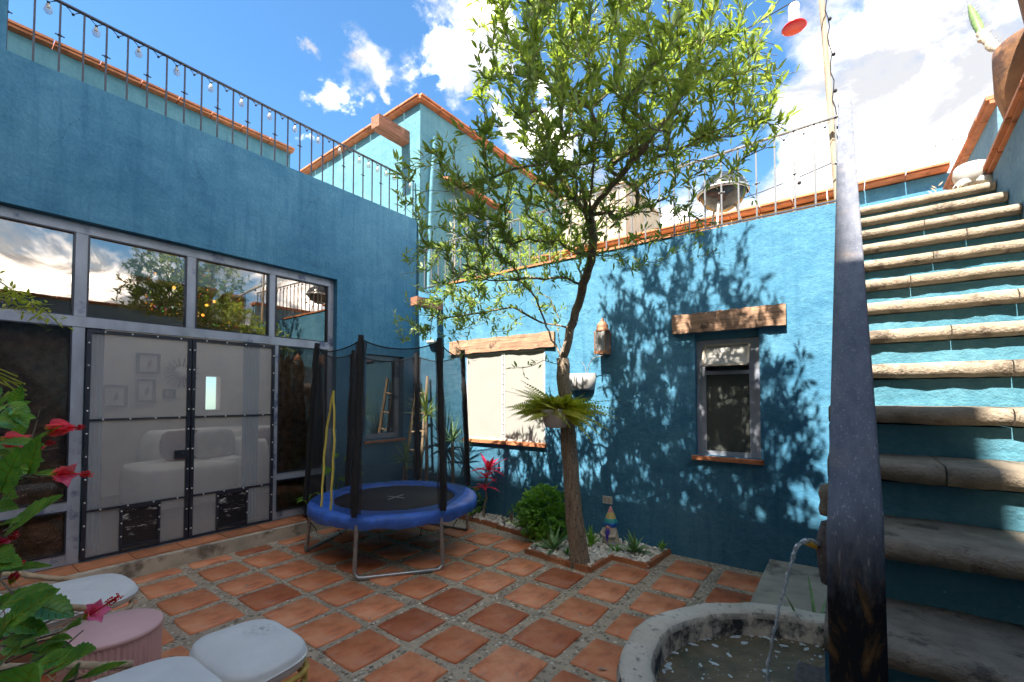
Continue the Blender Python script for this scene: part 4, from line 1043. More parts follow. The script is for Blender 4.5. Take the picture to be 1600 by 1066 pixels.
# flip if needed
bp = None
def edge_bricks(a, b):
    global bp
    a, b = Vector((*a, 0)), Vector((*b, 0)); L_ = (b-a).length; n = max(1, round(L_/.25)); d = (b-a)/n; ang = math.atan2(d.y, d.x)
    for k in range(n):
        c = a+d*(k+.5)
        if bp is None:
            m_ = MB(); m_.box(-.12, .12, -.019, .019, 0, .055, jit=.004); bp = m_.build('brick', 'terracotta'); q = bp
        else: q = bp.copy(); COL.objects.link(q)
        q.parent = bed; q.location = c-bed.location+Vector((0, 0, R.uniform(-.012, .0))); q.rotation_euler = (0, 0, ang+R.uniform(-.03, .03)); q.scale = (d.length/.245, 1, 1)
for i in range(1, len(poly)-2): edge_bricks(poly[i], poly[i+1])
edge_bricks(poly[7], poly[8])
def inside(x, y):
    c = False; n = len(poly)
    for i in range(n):
        x1, y1 = poly[i]; x2, y2 = poly[(i+1) % n]
        if (y1 > y) != (y2 > y) and x < (x2-x1)*(y-y1)/(y2-y1)+x1: c = not c
    return c
mb = MB(); k = 0
while k < 2600:
    x, y = R.uniform(-4.85, -1.46), R.uniform(3.66, 4.55)
    if not inside(x, y) or (x+1.995)**2+(y-3.73)**2 < .1**2: continue
    r = R.uniform(.013, .03); mb.ball((x, y, .018+R.uniform(0, .03)), r, 5, R.uniform(.55, .8), .18); k += 1
mb.build('pebbles', 'pebble', bed, kind='stuff')
o = MB().ball((-1.93, 4.32, .06), .05, 8, .55, .15).build('rock', 'grey_pot'); tag(o, 'single large pale stone among the pebbles right of the trunk', 'stone')

def rosette(name, lab, c, n, ln, wd, mat, up=(.2, .9), droop=.5, shape=1, cat='plant', seg=5, trunk=0, group=None, fold=.3):
    t = thing(name, lab, cat, c, group)
    c = Vector(c)
    if trunk: MB().tube([c, c+Vector((.01, .0, trunk*.5)), c+Vector((0, 0, trunk))], [.03, .024, .02], 8).build('stem', 'bark', t)
    mb = MB()
    for k in range(n):
        a = k*2.4+R.uniform(-.2, .2); e = up[0]+(up[1]-up[0])*R.random()
        e = e*PI/2; d = Vector((math.cos(a)*math.cos(e), math.sin(a)*math.cos(e), math.sin(e)))
        mb.blade(c+Vector((0, 0, trunk))+d*.012, d, (0, 0, 1), ln*R.uniform(.75, 1.1), wd*R.uniform(.85, 1.1), droop*R.uniform(.4, 1.2), seg, fold, shape)
    mb.build('leaves', mat, t); return t
rosette('agave', 'broad leaved green agave just left of the tree trunk', (-2.36, 3.86, .04), 15, .30, .06, 'agave', (.12, .85), .25)
rosette('strap_plant', 'low green strap leaved plant right of the figurine at the bed corner', (-1.68, 4.28, .03), 18, .24, .045, 'agave', (.2, .9), .8)
rosette('small_agave', 'small leafy tuft half hidden behind the tree trunk', (-2.13, 4.22, .03), 14, .2, .04, 'shrub', (.3, .95), .4)
rosette('creeping_plant', 'low dark ground plant at the feet of the figurine', (-1.86, 4.2, .03), 26, .1, .03, 'shrub', (.05, .6), .6, 0)
rosette('creeping_plant', 'small sprig creeping over the brick corner by the wall', (-1.47, 4.45, .06), 12, .09, .025, 'shrub', (.2, .8), .5, 0)
rosette('creeping_plant', 'little weed between pebbles under the agave', (-2.18, 3.83, .03), 16, .09, .02, 'shrub', (.2, .9), .5, 0)
# round shrub
def shrub(name, lab, c, r, n, mat, lf=.05, wd=.032, cat='shrub', stems=8, sz=1.0):
    t = thing(name, lab, cat, c); c = Vector(c); mb = MB(); sm = MB()
    for k in range(stems):
        a = R.uniform(0, 2*PI); q = Vector((math.cos(a)*r*.6, math.sin(a)*r*.6, r*sz*R.uniform(.9, 1.5))); sm.tube([c, c+q*.5+Vector((0, 0, .03)), c+q], [.008, .006, .003], 5)
    sm.build('stem', 'bark', t)
    for k in range(n):
        v = Vector((R.gauss(0, 1), R.gauss(0, 1), R.gauss(0, 1))).normalized(); rad = r*(R.random()**.3)*(1+.16*mnoise.noise(v*2.6+Vector((c.x, 0, 0)))*2)
        p = c+Vector((v.x*rad, v.y*rad, r*sz*.95+v.z*rad*sz))
        if p.z < .03: continue
        for q in range(3):
            d = (v+Vector((R.uniform(-.8, .8), R.uniform(-.8, .8), R.uniform(-.2, .8)))).normalized(); l = lf*R.uniform(.6, 1.15)
            mb.blade(p, d, v+Vector((0, 0, 1.2)), l, l*wd/lf, R.uniform(.1, .7), 3, .15, 2)
    mb.build('foliage', mat, t, kind='stuff'); return t
shrub('geranium_shrub', 'dense round bright green shrub against the blue wall left of the tree', (-2.68, 4.18, .0), .30, 1500, 'shrub', .05, .034, sz=.95)
t = shrub('rose_bush', 'small sparse bush with one yellow flower beside the trampoline leg', (-3.95, 4.38, .0), .16, 130, 'shrub', .05, .032, sz=1.25)
mb = MB()
for k in range(12):
    a = k*2.4; mb.blade((-3.96, 4.22, .40), (math.cos(a), math.sin(a)-.2, .5), (0, 0, 1), .035, .03, .3, 3, .2, 2)
mb.build('flower', 'yflower', t)
shrub('small_plant', 'tiny pale leaved seedling between cordyline and shrub', (-3.3, 4.42, .02), .07, 26, 'shrub', .04, .026, sz=1.4)
# cordyline
t = thing('cordyline', 'magenta leaved cordyline on a bent brown stem in front of the sunlit wall', 'plant', (-3.72, 4.38, .02)); c = Vector((-3.72, 4.38, .02))
st1 = [c, c+Vector((.0, 0, .14)), c+Vector((.045, 0, .26)), c+Vector((.03, 0, .40)), c+Vector((.05, 0, .52)), c+Vector((.08, 0, .62))]
MB().tube(st1, [.018, .016, .014, .012, .01, .007], 8).build('stem', 'bark', t)
mb = MB()
for (i, n, ln) in ((3, 9, .20), (4, 8, .17), (5, 12, .23)):
    for k in range(n):
        a = k*2.4+i; e = R.uniform(.15, 1.2) if i == 5 else R.uniform(-.1, .8); d = Vector((math.cos(a)*math.cos(e), math.sin(a)*math.cos(e), math.sin(e)))
        mb.blade(st1[i], d, (0, 0, 1), ln*1.15*R.uniform(.75, 1.1), .06, R.uniform(.1, .9), 5, .35, 0)
mb.build('leaves', 'magenta', t)
# yuccas near the corner
rosette('yucca', 'tall spiky yucca with sunlit yellow green leaves beside the ladder', (-4.62, 4.22, .02), 46, .42, .03, 'yucca', (-.15, .95), .55, trunk=1.30)
rosette('low_yucca', 'low spiky yucca at the foot of the ladder', (-4.85, 4.05, .02), 38, .34, .028, 'agave', (-.1, .9), .5, trunk=.66)
rosette('spiky_plant', 'grey green spiky plant standing right of the yucca behind the netting', (-4.25, 4.35, .02), 30, .36, .024, 'agave', (.0, .95), .4, trunk=.95)
# pot plant on the step
t = thing('pot_plant', 'small black plastic pot with a bright green leafy plant on the step', 'pot plant', (-5.17, 2.86, .137)); c = Vector((-5.17, 2.86, .137))
MB().lathe([(0, 0), (.05, 0), (.065, .12), (.055, .115), (0, .10)], c, 16).build('pot', 'black_metal', t)
mb = MB(); sm = MB()
for k in range(9):
    a = k*2.4; h = R.uniform(.15, .3); q = c+Vector((.07*math.cos(a), .07*math.sin(a), h)); sm.tube([c+Vector((0, 0, .1)), q], .003, 4); mb.blade(q, (math.cos(a), math.sin(a), .2), (0, 0, 1), .1, .07, .8, 4, .2, 2)
mb.build('leaves', 'shrub', t); sm.build('stem', 'shrub', t)
t = thing('climbing_plant', 'large leaved green plant rising behind the trampoline net by the glass', 'plant', (-5.12, 3.15, .137)); c = Vector((-5.12, 3.15, .137)); mb = MB(); sm = MB()
for (dy, dz, l) in ((-.12, .58, .22), (.1, .66, .26), (.02, .42, .2), (.2, .5, .18), (-.05, .74, .16)):
    q = c+Vector((.06, dy, dz)); sm.tube([c, c+Vector((.03, dy*.4, dz*.6)), q], .005, 5); mb.blade(q, (.4, dy*3+.01, .1), (.5, 0, 1), l, l*.72, .9, 5, .2, 2)
mb.build('leaves', 'shrub', t); sm.build('stem', 'shrub', t); MB().lathe([(0, 0), (.08, 0), (.1, .16), (.09, .155), (0, .13)], c, 16).build('pot', 'terracotta', t)

# ladder
t = thing('ladder', 'rustic pole ladder leaning in the corner behind the trampoline', 'ladder', (-5.0, 4.4, 0))
lp = [(Vector((-5.17, 4.22, .0)), Vector((-5.13, 4.50, 1.86))), (Vector((-4.86, 4.27, .0)), Vector((-4.93, 4.52, 1.88)))]
for (a, b) in lp: MB().tube([a, a.lerp(b, .5)+Vector((.01, 0, 0)), b], [.028, .025, .023], 8).build('side_pole', 'bamboo', t)
rg = None
for z in (.3, .55, .80, 1.06, 1.33, 1.62):
    f = z/1.87; a = lp[0][0].lerp(lp[0][1], f); b = lp[1][0].lerp(lp[1][1], f); e = (b-a).normalized()*.04
    MB().tube([a-e, b+e+Vector((0, 0, R.uniform(-.015, .015)))], .015, 7).build('rung', 'bamboo', t)

# ------------------------------------------------------------------ trampoline
TC = Vector((-3.80, 3.05, 0)); TR = .86; PZ = .52
tr = thing('trampoline', 'small round trampoline with blue padding, black net and grey steel legs', 'trampoline', TC)
angs = [-62, -10, 72, 124, 180, 231]
def tp_(a, r, z): return Vector((TC.x+r*math.cos(math.radians(a)), TC.y+r*math.sin(math.radians(a)), z))
for (a, b) in ((-62, -10), (72, 124), (180, 231)):
    A, B = tp_(a, TR-.03, PZ-.02), tp_(b, TR-.03, PZ-.02); A0, B0 = tp_(a, TR, .10), tp_(b, TR, .10)
    out = ((A0+B0)/2-TC); out.z = 0; out = out.normalized()*.03; k = (B0-A0).normalized()
    A1 = A0+Vector((0, 0, -.045))+out*.4; A2 = Vector((*(A0.xy), .022))+k*.05+out; B2 = Vector((*(B0.xy), .022))-k*.05+out; B1 = B0+Vector((0, 0, -.045))+out*.4
    MB().tube([A, A0, A1, A1.lerp(A2, .5)+Vector((0, 0, -.012)), A2, B2, B2.lerp(B1, .5)+Vector((0, 0, -.012)), B1, B0, B], .0185, 10).build('leg_frame', 'galv', tr)
# frame ring, mat, pad
MB().tube([tp_(a, TR-.065, PZ-.03) for a in range(0, 360, 12)], .018, 8, closed=True).build('ring', 'galv', tr)
MB().lathe([(0, 0), (.62, 0.0), (.62, -.008)], (TC.x, TC.y, PZ-.005), 48).build('jumping_mat', 'mat', tr)
mb = MB(); n = 96; prof = [(.612, .0), (.617, .012), (.66, .020), (.74, .024), (.805, .022), (.838, .010), (.85, -.012), (.852, -.04), (.85, -.068), (.842, -.085)]; vs = []
for (r, z) in prof:
    for k in range(n):
        a = 2*PI*k/n; wv = math.cos(6*(a-math.radians(28))); rip = mnoise.noise(Vector((math.cos(a)*9, math.sin(a)*9, z*20)))
        seam = 1.6*max(0, 1-abs(((math.degrees(a)+8) % 45)-22.5)/2.6)
        rr_ = r+(.022*rip if z < -.02 else .006*rip)-(0.010*seam if z < .05 else 0); zz = z+(.022*rip if z < -.02 else .004*rip)+(-.014*abs(wv) if z < -.06 else 0)-.007*seam
        vs.append((TC.x+rr_*math.cos(a), TC.y+rr_*math.sin(a), PZ+zz))
mb.add(vs, [(i*n+k, i*n+(k+1) % n, (i+1)*n+(k+1) % n, (i+1)*n+k) for i in range(len(prof)-1) for k in range(n)], True); pad = mb.build('pad', 'pad', tr)
mb = MB()
for a in range(0, 360, 24):
    p = tp_(a, .885, PZ-.09); q = tp_(a, .84, PZ-.15); mb.tube([p, q, q+Vector((.01, 0, -.03))], .004, 4)
mb.build('tie', 'black', pad, kind='stuff')
# white cross on the mat
mb = MB(); x = Vector((1, .25, 0)).normalized(); y_ = Vector((-.25, 1, 0)).normalized(); c = Vector((TC.x, TC.y, PZ+.0))
for (d, e, l) in ((x, y_, .11), (y_, x, .13)):
    z_ = Vector((0, 0, .0 if d is x else .0015)); vs = [c+d*l*i+e*.014*j+z_ for i, j in ((-1, -1), (1, -1), (1, 1), (-1, 1))]; mb.add(vs, [(0, 1, 2, 3)] if d is x else [(3, 2, 1, 0)])
mb.build('cross_mark', 'white', tr)
# poles with padded sleeves and net
PT = 2.12; 
def lean(a, z): return tp_(a, (TR+.015)-(.085*(z-PZ)/(PT-PZ)), z)
for i, a in enumerate(angs):
    pts = [lean(a, PZ+.02+(PT-PZ-.02)*k/14)+Vector((R.uniform(-.004, .004), R.uniform(-.004, .004), 0)) for k in range(15)]
    MB().tube([p for p in pts], [.028+R.uniform(-.004, .005) for _ in pts], 10).build('pole', 'black', tr)
mb = MB(); tb = MB(); nz_ = 10; per = 14
A6 = angs+[angs[0]+360]
def netpt(a, f, z, a0, a1):
    # between two poles the net hangs along the chord
    p0 = lean(a0, z); p1 = lean(a1, z); q = p0.lerp(p1, f); inward = (TC-q); inward.z = 0
    return q+inward.normalized()*(-.03*math.sin(PI*f))
for i in range(6):
    a0, a1 = A6[i], A6[i+1]; ent = (i == 5)
    cols = []
    for k in range(per+1):
        f = k/per; topz = PT-.03-.085*math.sin(PI*f)**.8; col = []
        for j in range(nz_+1):
            z = PZ+.03+(topz-PZ-.03)*j/nz_; q = netpt(0, f, z, a0, a1); q += Vector((mnoise.noise(Vector((q.x*3, q.y*3, z*1.2)))*.012,)*2+(0,)); col.append(q)
        cols.append(col)
    for k in range(per):
        f = (k+.5)/per
        for j in range(nz_):
            if ent and abs(f-.54) < (.08 if j < 5 else 0): continue
            mb.add([cols[k][j], cols[k+1][j], cols[k+1][j+1], cols[k][j+1]], [(0, 1, 2, 3)], True)
    tb.tube([c_[-1] for c_ in cols], .006, 5)
    if ent:
        e = MB()
        for kk in (.44, .62):
            pts = []
            for j in range(13):
                z = PZ+.02+(1.08)*j/12; f = kk+(.55-kk)*max(0, (j-6)/6)**1.5; q = netpt(0, f, z, a0, a1); d = (lean(a1, z)-lean(a0, z)).normalized(); pts.append(q+d*.008*math.sin(j*2.1)+((TC-q).normalized()*-.012))
            e.tube(pts, .012, 6, flat=.6)
        e.build('zip_trim', 'yellow', tr)
mb.build('net', 'net', tr); tb.build('net_edge', 'black', tr)
for i, a in enumerate(angs):
    mb = MB()
    for s_ in (-1, 1):
        vs = []
        for j in range(9):
            z = PZ+.05+(PT-PZ-.1)*j/8; p = lean(a, z); tdir = Vector((-math.sin(math.radians(a)), math.cos(math.radians(a)), 0)); vs += [p, p+tdir*s_*(.048+.010*math.sin(j*1.7))+((TC-p).normalized()*.02)]
        mb.add(vs, [(2*j, 2*j+1, 2*j+3, 2*j+2) for j in range(8)], True)
    mb.build('net_sleeve', 'sleeve', tr, kind='stuff')

# ------------------------------------------------------------------ hanging things
# fern basket on the trunk
hb = thing('hanging_planter', 'white half bowl planter with a bushy yellow green fern fixed to the trunk', 'planter', P(868, 668, 1, 3.58)); c = P(868, 668, 1, 3.58)
MB().lathe([(0, 0), (.09, .0), (.105, .01), (.15, .15), (.152, .17), (.14, .17), (.13, .14), (0, .12)], c, 28, sy=.85).build('bowl', 'white', hb)
mb = MB(); cc = c+Vector((0.02, 0, .17))
def frond(mb, base, d, ln, wd, droop, npin=15):
    p = Vector(base); d = Vector(d).normalized(); pts = [p.copy()]; dirs = [d.copy()]
    for k in range(npin): d = (d+Vector((0, 0, -droop/npin))).normalized(); p = p+d*ln/npin; pts.append(p.copy()); dirs.append(d.copy())
    mb.tube(pts, .0018, 3); roll = R.uniform(-1.1, 1.1)
    for k in range(1, npin+1):
        t_ = k/npin; w_ = wd*math.sin(PI*min(1, t_*.8+.2))**.8; sd = dirs[k].cross(Vector((0, 0, 1)))
        if sd.length < .05: sd = Vector((1, 0, 0))
        sd.normalize(); sd = (sd*math.cos(roll)+sd.cross(dirs[k])*math.sin(roll)).normalized(); nn_ = sd.cross(dirs[k])
        for s_ in (-1, 1): mb.blade(pts[k], sd*s_+dirs[k]*.5, nn_, w_, w_*.5+.004, .2, 2, .1, 2)
for k in range(190):
    a = R.uniform(0, 2*PI); e = R.uniform(-.15, 1.25); d = Vector((math.cos(a)*math.cos(e)*1.35, math.sin(a)*math.cos(e)*.55, math.sin(e)+.1))
    if d.x > 0 and R.random() < .5: d.z -= .2
    frond(mb, cc+Vector((R.uniform(-.09, .09), R.uniform(-.06, .06), -.02)), d, R.uniform(.30, .56)*(1.0 if e < .7 else .55)*(1 if abs(d.x) > .5 else .6), R.uniform(.032, .05), R.uniform(.25, 1.05), 18)
mb.build('fern', 'fern', hb, kind='stuff')
MB().tube([cc+Vector((0, .1, -.06)), cc+Vector((.02, .16, .05)), cc+Vector((.03, .17, .3))], .003, 4).build('wire', 'black_metal', hb)
# wall planter
wp = thing('wall_planter', 'grey wall planter with a bare curved twig right of the tree trunk', 'planter', (-2.40, BY-.1, 1.66))
MB().lathe([(0, 0), (.13, 0), (.15, .02), (.175, .19), (.165, .19), (.14, .03), (0, .03)], (-2.40, BY-.005, 1.65), 24, PI, 2*PI, sy=.7).build('trough', 'grey_pot', wp)
mb = MB(); mb.tube([(-2.30, BY-.08, 1.83), (-2.27, BY-.10, 1.93), (-2.2, BY-.13, 2.0), (-2.08, BY-.15, 2.02)], .004, 5).tube([(-2.31, BY-.08, 1.83), (-2.33, BY-.08, 1.92), (-2.36, BY-.1, 1.97)], .003, 4); mb.build('twig', 'cactus_dry', wp)
# lantern
ln = thing('lantern', 'rusty domed metal lantern with glass sides on the blue wall', 'lantern', (-2.11, BY-.09, 2.04)); c = Vector((-2.11, BY-.085, 2.04)); h = .068
MB().box(c.x-h, c.x+h, c.y-h, c.y+h, c.z, c.z+.035).build('base', 'copper', ln)
for sx in (-1, 1):
    for sy in (-1, 1): MB().box(c.x+sx*h-.005*(1+sx), c.x+sx*h+.005*(1-sx), c.y+sy*h-.005*(1+sy), c.y+sy*h+.005*(1-sy), c.z+.035, c.z+.25).build('post', 'copper', ln)
MB().box(c.x-h+.012, c.x+h-.012, c.y-h+.004, c.y-h+.007, c.z+.037, c.z+.248).box(c.x-h+.012, c.x+h-.012, c.y+h-.007, c.y+h-.004, c.z+.037, c.z+.248).box(c.x-.003, c.x+.003, c.y-h-.001, c.y-h+.003, c.z+.037, c.z+.248).build('glass', 'grey_pot', ln, kind='stuff')
MB().lathe([(.075, 0), (.078, .015), (.062, .03), (.066, .05), (.055, .08), (.035, .105), (.018, .118), (.02, .13), (.006, .145), (0, .15)], c+Vector((0, 0, .25)), 16).build('dome', 'copper', ln)
MB().tube([c+Vector((0, 0, .39)), c+Vector((0, .04, .42)), c+Vector((0, .085, .42))], .004, 6).build('hook', 'black_metal', ln)
# outlet
o = thing('power_outlet', 'white double power outlet on the shaded blue wall above the figurine', 'outlet', (-2.1, BY-.01, .45))
MB().box(-2.155, -2.045, BY-.014, BY, .405, .485).build('plate', 'white', o); MB().box(-2.138, -2.108, BY-.018, BY-.0145, .42, .47).box(-2.092, -2.062, BY-.018, BY-.0145, .42, .47).build('socket', 'concrete', o)
# garden figurine
gf = thing('garden_figurine', 'ceramic bearded figurine with a striped rainbow cone hat on the pebbles', 'figurine', (-1.99, 4.40, .03)); c = Vector((-1.99, 4.40, .03))
MB().lathe([(0, 0), (.082, 0), (.088, .03), (.08, .09), (.066, .15), (.05, .19), (0, .2)], c, 20).build('body', 'cream_c', gf) if False else None
M['cream_c'] = simple('cream_ceramic', (.55, .47, .36), .5, .15, 9)
MB().lathe([(0, 0), (.082, 0), (.088, .03), (.08, .09), (.066, .15), (.05, .19), (0, .2)], c, 20).build('body', 'cream_c', gf)
hat = [((.5, .5, .85)[0:0] or (.55, .2, .03), .0)]
bands = [('hat_brim', (.02, .12, .5), .066, .072, .19, .235), ('hat_band', (.02, .3, .28), .072, .055, .235, .275), ('hat_band', (.55, .42, .14), .055, .03, .275, .335), ('hat_tip', (.6, .25, .25), .03, .006, .335, .395)]
for (nm, col, r0, r1, z0, z1) in bands:
    M['b'+str(z0)] = simple('hat_paint_%d' % int(z0*1000), col, .45, .1, 9)
    MB().lathe([(r0, z0), ((r0+r1)/2+.002, (z0+z1)/2), (r1, z1), (0, z1+.004)], c, 20).build(nm, 'b'+str(z0), gf, label={'hat_brim': 'blue lower band of the hat', 'hat_tip': 'pink tip of the hat'}.get(nm))
M['beard'] = simple('purple_glaze', (.10, .06, .45), .4, .15, 9); M['face'] = simple('figurine_face', (.6, .28, .2), .5, .1, 9)
MB().ball(c+Vector((-.005, -.055, .185)), .028, 10).build('face', 'face', gf)
MB().blade(c+Vector((0, -.078, .18)), (0, -.1, -1), (0, -1, 0), .15, .05, 0, 5, .1, 2).ball(c+Vector((0, -.07, .15)), .024, 8).build('beard', 'beard', gf)
for s_ in (-1, 1): MB().tube([c+Vector((s_*.06, -.02, .16)), c+Vector((s_*.075, -.07, .11)), c+Vector((s_*.02, -.095, .10))], [.02, .02, .016], 8).build('arm', 'cream_c', gf)
# white wall dish
o = MB().lathe([(0, 0), (.1, .0), (.12, .04), (.11, .04), (0, .02)], (-4.85, BY-.01, 2.36), 16, PI, 2*PI, sy=.8).build('wall_dish', 'white'); tag(o, 'white half round dish fixed on the wall below the lower beam end', 'dish')

# ------------------------------------------------------------------ fountain
fc = Vector((-.08, 2.1, 0))
fo = thing('fountain_basin', 'round stained stone fountain basin built against the stairs', 'fountain', fc)
mb = MB(); n = 72; prof = [(.77, 0), (.772, .40), (.762, .435), (.74, .45), (.66, .452), (.632, .445), (.618, .42), (.615, .12), (0, .12)]; vs = []
for (r, z) in prof:
    for k in range(n+1):
        a = PI*.46+(PI*1.16)*k/n; jj = mnoise.noise(Vector((math.cos(a)*6, math.sin(a)*6, z*6)))*.010+mnoise.noise(Vector((math.cos(a)*22, math.sin(a)*22, z*22)))*.003
        rr_ = r+(jj if r > .1 else 0); vs.append((fc.x+rr_*math.cos(a), fc.y+rr_*math.sin(a), z+(jj*.6 if z > .2 else 0)))
mb.add(vs, [(i*(n+1)+k, i*(n+1)+k+1, (i+1)*(n+1)+k+1, (i+1)*(n+1)+k) for i in range(len(prof)-1) for k in range(n)], True); mb.build('basin', 'limestone', fo)
wt = MB().lathe([(0, 0), (.2, 0), (.4, 0), (.622, 0)], (fc.x, fc.y, .335), 48, PI*.46, PI*1.62, smooth=False); o = wt.build('water', 'water', kind='structure')
mb = MB()
for k in range(420):
    a = PI*.5+PI*1.08*R.random(); r = .6*math.sqrt(R.random()); 
    if R.random() < .45: r = .14*R.random()**.5+0; base = Vector((-.27, 1.75))
    else: base = Vector((fc.x, fc.y))
    if R.random() < .2: r = R.uniform(.585, .61); base = Vector((fc.x, fc.y))
    cx, cy = base.x+r*math.cos(a), base.y+r*math.sin(a)
    if math.hypot(cx-fc.x, cy-fc.y) > .612 or cx > -.09: continue
    s = .0016+.014*R.random()**3.5*(1.8 if base.x < -.2 else 1); m_ = 8; aa = R.random()*3; st_ = R.uniform(1, 2.6)
    vs = [(cx+(s*st_*math.cos(2*PI*q/m_)*math.cos(aa)-s*math.sin(2*PI*q/m_)*math.sin(aa))*R.uniform(.7, 1.2), cy+(s*st_*math.cos(2*PI*q/m_)*math.sin(aa)+s*math.sin(2*PI*q/m_)*math.cos(aa))*R.uniform(.7, 1.2), .339) for q in range(m_)]
    vs.append((cx, cy, .341+s*.15)); mb.add(vs, [(q, (q+1) % m_, m_) for q in range(m_)], True)
o = mb.build('foam', 'foam'); tag(o, 'flecks of white foam floating on the fountain water', 'foam', kind='stuff')
# dark stone block + spout on stair side
o = MB().box(-.17, -.055, 1.15, 2.25, .12, .47, jit=.008).build('block', 'rock'); tag(o, 'dark speckled stone block standing in the basin against the stairs', 'stone block')
sp = thing('water_spout', 'dark carved stone mask with a brass nozzle spouting water', 'spout', (-.075, 1.98, 1.0))
mb = MB().lathe([(0, -.12), (.035, -.11), (.045, -.05), (.05, .0), (.045, .06), (.03, .11), (0, .12)], (-.052, 2.02, 1.0), 14, sx=.85); mb.build('mask', 'rock', sp)
MB().tube([(-.09, 1.99, 1.025), (-.125, 1.985, 1.035)], [.014, .011], 8).build('nozzle', 'yflower', sp)
MB().lathe([(.0, .0), (.03, 0), (.034, .02), (.028, .05), (.034, .08), (.026, .11), (0, .12)], (-.052, 2.05, 1.13), 12).build('carving', 'stone', sp)
jp = [P(u, v, 1, 1.985-.012*i) for i, (u, v) in enumerate([(1279, 851), (1270, 845), (1258, 845), (1247, 851), (1241, 864), (1236, 880), (1230, 900), (1224, 925), (1217, 950), (1211, 980), (1205, 1010), (1200, 1035)])]
e = jp[-1]; jp.append(Vector((e.x-.012, e.y, .335)))
dense = []
for i in range(len(jp)-1):
    for s in range(5): dense.append(jp[i].lerp(jp[i+1], s/5)+Vector((R.uniform(-.0015, .0015),)*2+(0,)))
dense.append(jp[-1])
o = MB().tube(dense, [.0042+.0035*abs(mnoise.noise(p*28))*1.6+(.0025 if i < 25 else 0) for i, p in enumerate(dense)], 8).build('water_jet', 'jet'); tag(o, 'thin arc of water falling from the spout into the basin', 'water jet')
o = MB().box(-.55, -.055, 3.15, 4.565, 0, .14, jit=.006).build('stone_plinth', 'concrete'); tag(o, 'low worn stone slab between the fountain and the blue wall', 'plinth')
def strap(name, lab, c, n, ln, wd, mat='agave', bias=(0, 0)):
    t = thing(name, lab, 'plant', c); mb = MB()
    for k in range(n):
        a = R.uniform(0, 2*PI); e = R.uniform(.5, 1.3); mb.blade(Vector(c)+Vector((R.uniform(-.04, .04), R.uniform(-.04, .04), 0)), (math.cos(a)*math.cos(e)+bias[0], math.sin(a)*math.cos(e)+bias[1], math.sin(e)), (0, 0, 1), ln*R.uniform(.6, 1.1), wd, R.uniform(.5, 1.6), 7, .3, 1)
    mb.build('leaves', mat, t); return t
strap('strap_leaf_plant', 'long arching strap leaves behind the rim of the basin beside the stairs', (-.17, 2.98, .12), 22, .5, .03, 'agave', (-.35, 0))
t = thing('water_fern', 'small yellow green fern growing inside the basin rim', 'fern', (-.44, 1.70, .33)); mb = MB()
for d, l in (((-.1, .05, 1), .2), ((.35, .15, .75), .14), ((.15, .3, .6), .12), ((-.3, .1, .7), .1)): frond(mb, (-.44, 1.70, .33), d, l, .03, .35, 12)
mb.build('fronds', 'fern', t)

# ------------------------------------------------------------------ furniture in the foreground
def outline(cx, cy, hx, hy, k=.55, n=28, rot=0, front=1.0):
    out = []
    for j in range(n):
        b = 2*PI*j/n; c_, s_ = math.cos(b), math.sin(b); x = math.copysign(abs(c_)**k, c_)*hx; y = math.copysign(abs(s_)**k, s_)*hy
        x *= 1+(front-1)*(y/hy); out.append((cx+x*math.cos(rot)-y*math.sin(rot), cy+x*math.sin(rot)+y*math.cos(rot)))
    return out
def cushion(name, parent, cx, cy, hx, hy, z0, th, rot=0, front=1.0, tilt=(0, 0), dome=.02, mat='cushion', k=.6):
    mb = MB(); n = 40; ol = outline(0, 0, hx, hy, k, n, 0, front); lv = [(.93, 0), (.985, .12), (1.0, .42), (1.0, .5), (1.012, .53), (1.0, .56), (.985, .84), (.93, .97), (.80, 1.06), (.55, 1.2), (.25, 1.28)]
    vs = []
    for (s, h) in lv:
        for (x, y) in ol:
            z = z0+th*min(h, 1)+max(0, h-1)*dome*3.4; q = .003*mnoise.noise(Vector((x*9, y*9, z*9+cx)))+.005*mnoise.noise(Vector((x*4.5+3, y*7, cx))); X, Y = x*s, y*s
            xx = X*math.cos(rot)-Y*math.sin(rot); yy = X*math.sin(rot)+Y*math.cos(rot); vs.append((cx+xx, cy+yy, z+q+tilt[0]*X+tilt[1]*Y))
    m_ = len(lv); zc = z0+th+dome*.98; vs.append((cx, cy, zc)); vs.append((cx, cy, z0))
    fs = [(i*n+j, i*n+(j+1) % n, (i+1)*n+(j+1) % n, (i+1)*n+j) for i in range(m_-1) for j in range(n)]
    fs += [((m_-1)*n+j, (m_-1)*n+(j+1) % n, m_*n) for j in range(n)]+[((j+1) % n, j, m_*n+1) for j in range(n)]
    mb.add(vs, fs, True); c = mb.build(name, mat, parent)
    pp = []
    for (x, y) in ol: xx = x*1.008*math.cos(rot)-y*1.008*math.sin(rot); yy = x*1.008*math.sin(rot)+y*1.008*math.cos(rot); pp.append((cx+xx, cy+yy, z0+th*.53+tilt[0]*x+tilt[1]*y))
    MB().tube(pp, .0045, 6, closed=True).build('piping', mat, c); return c
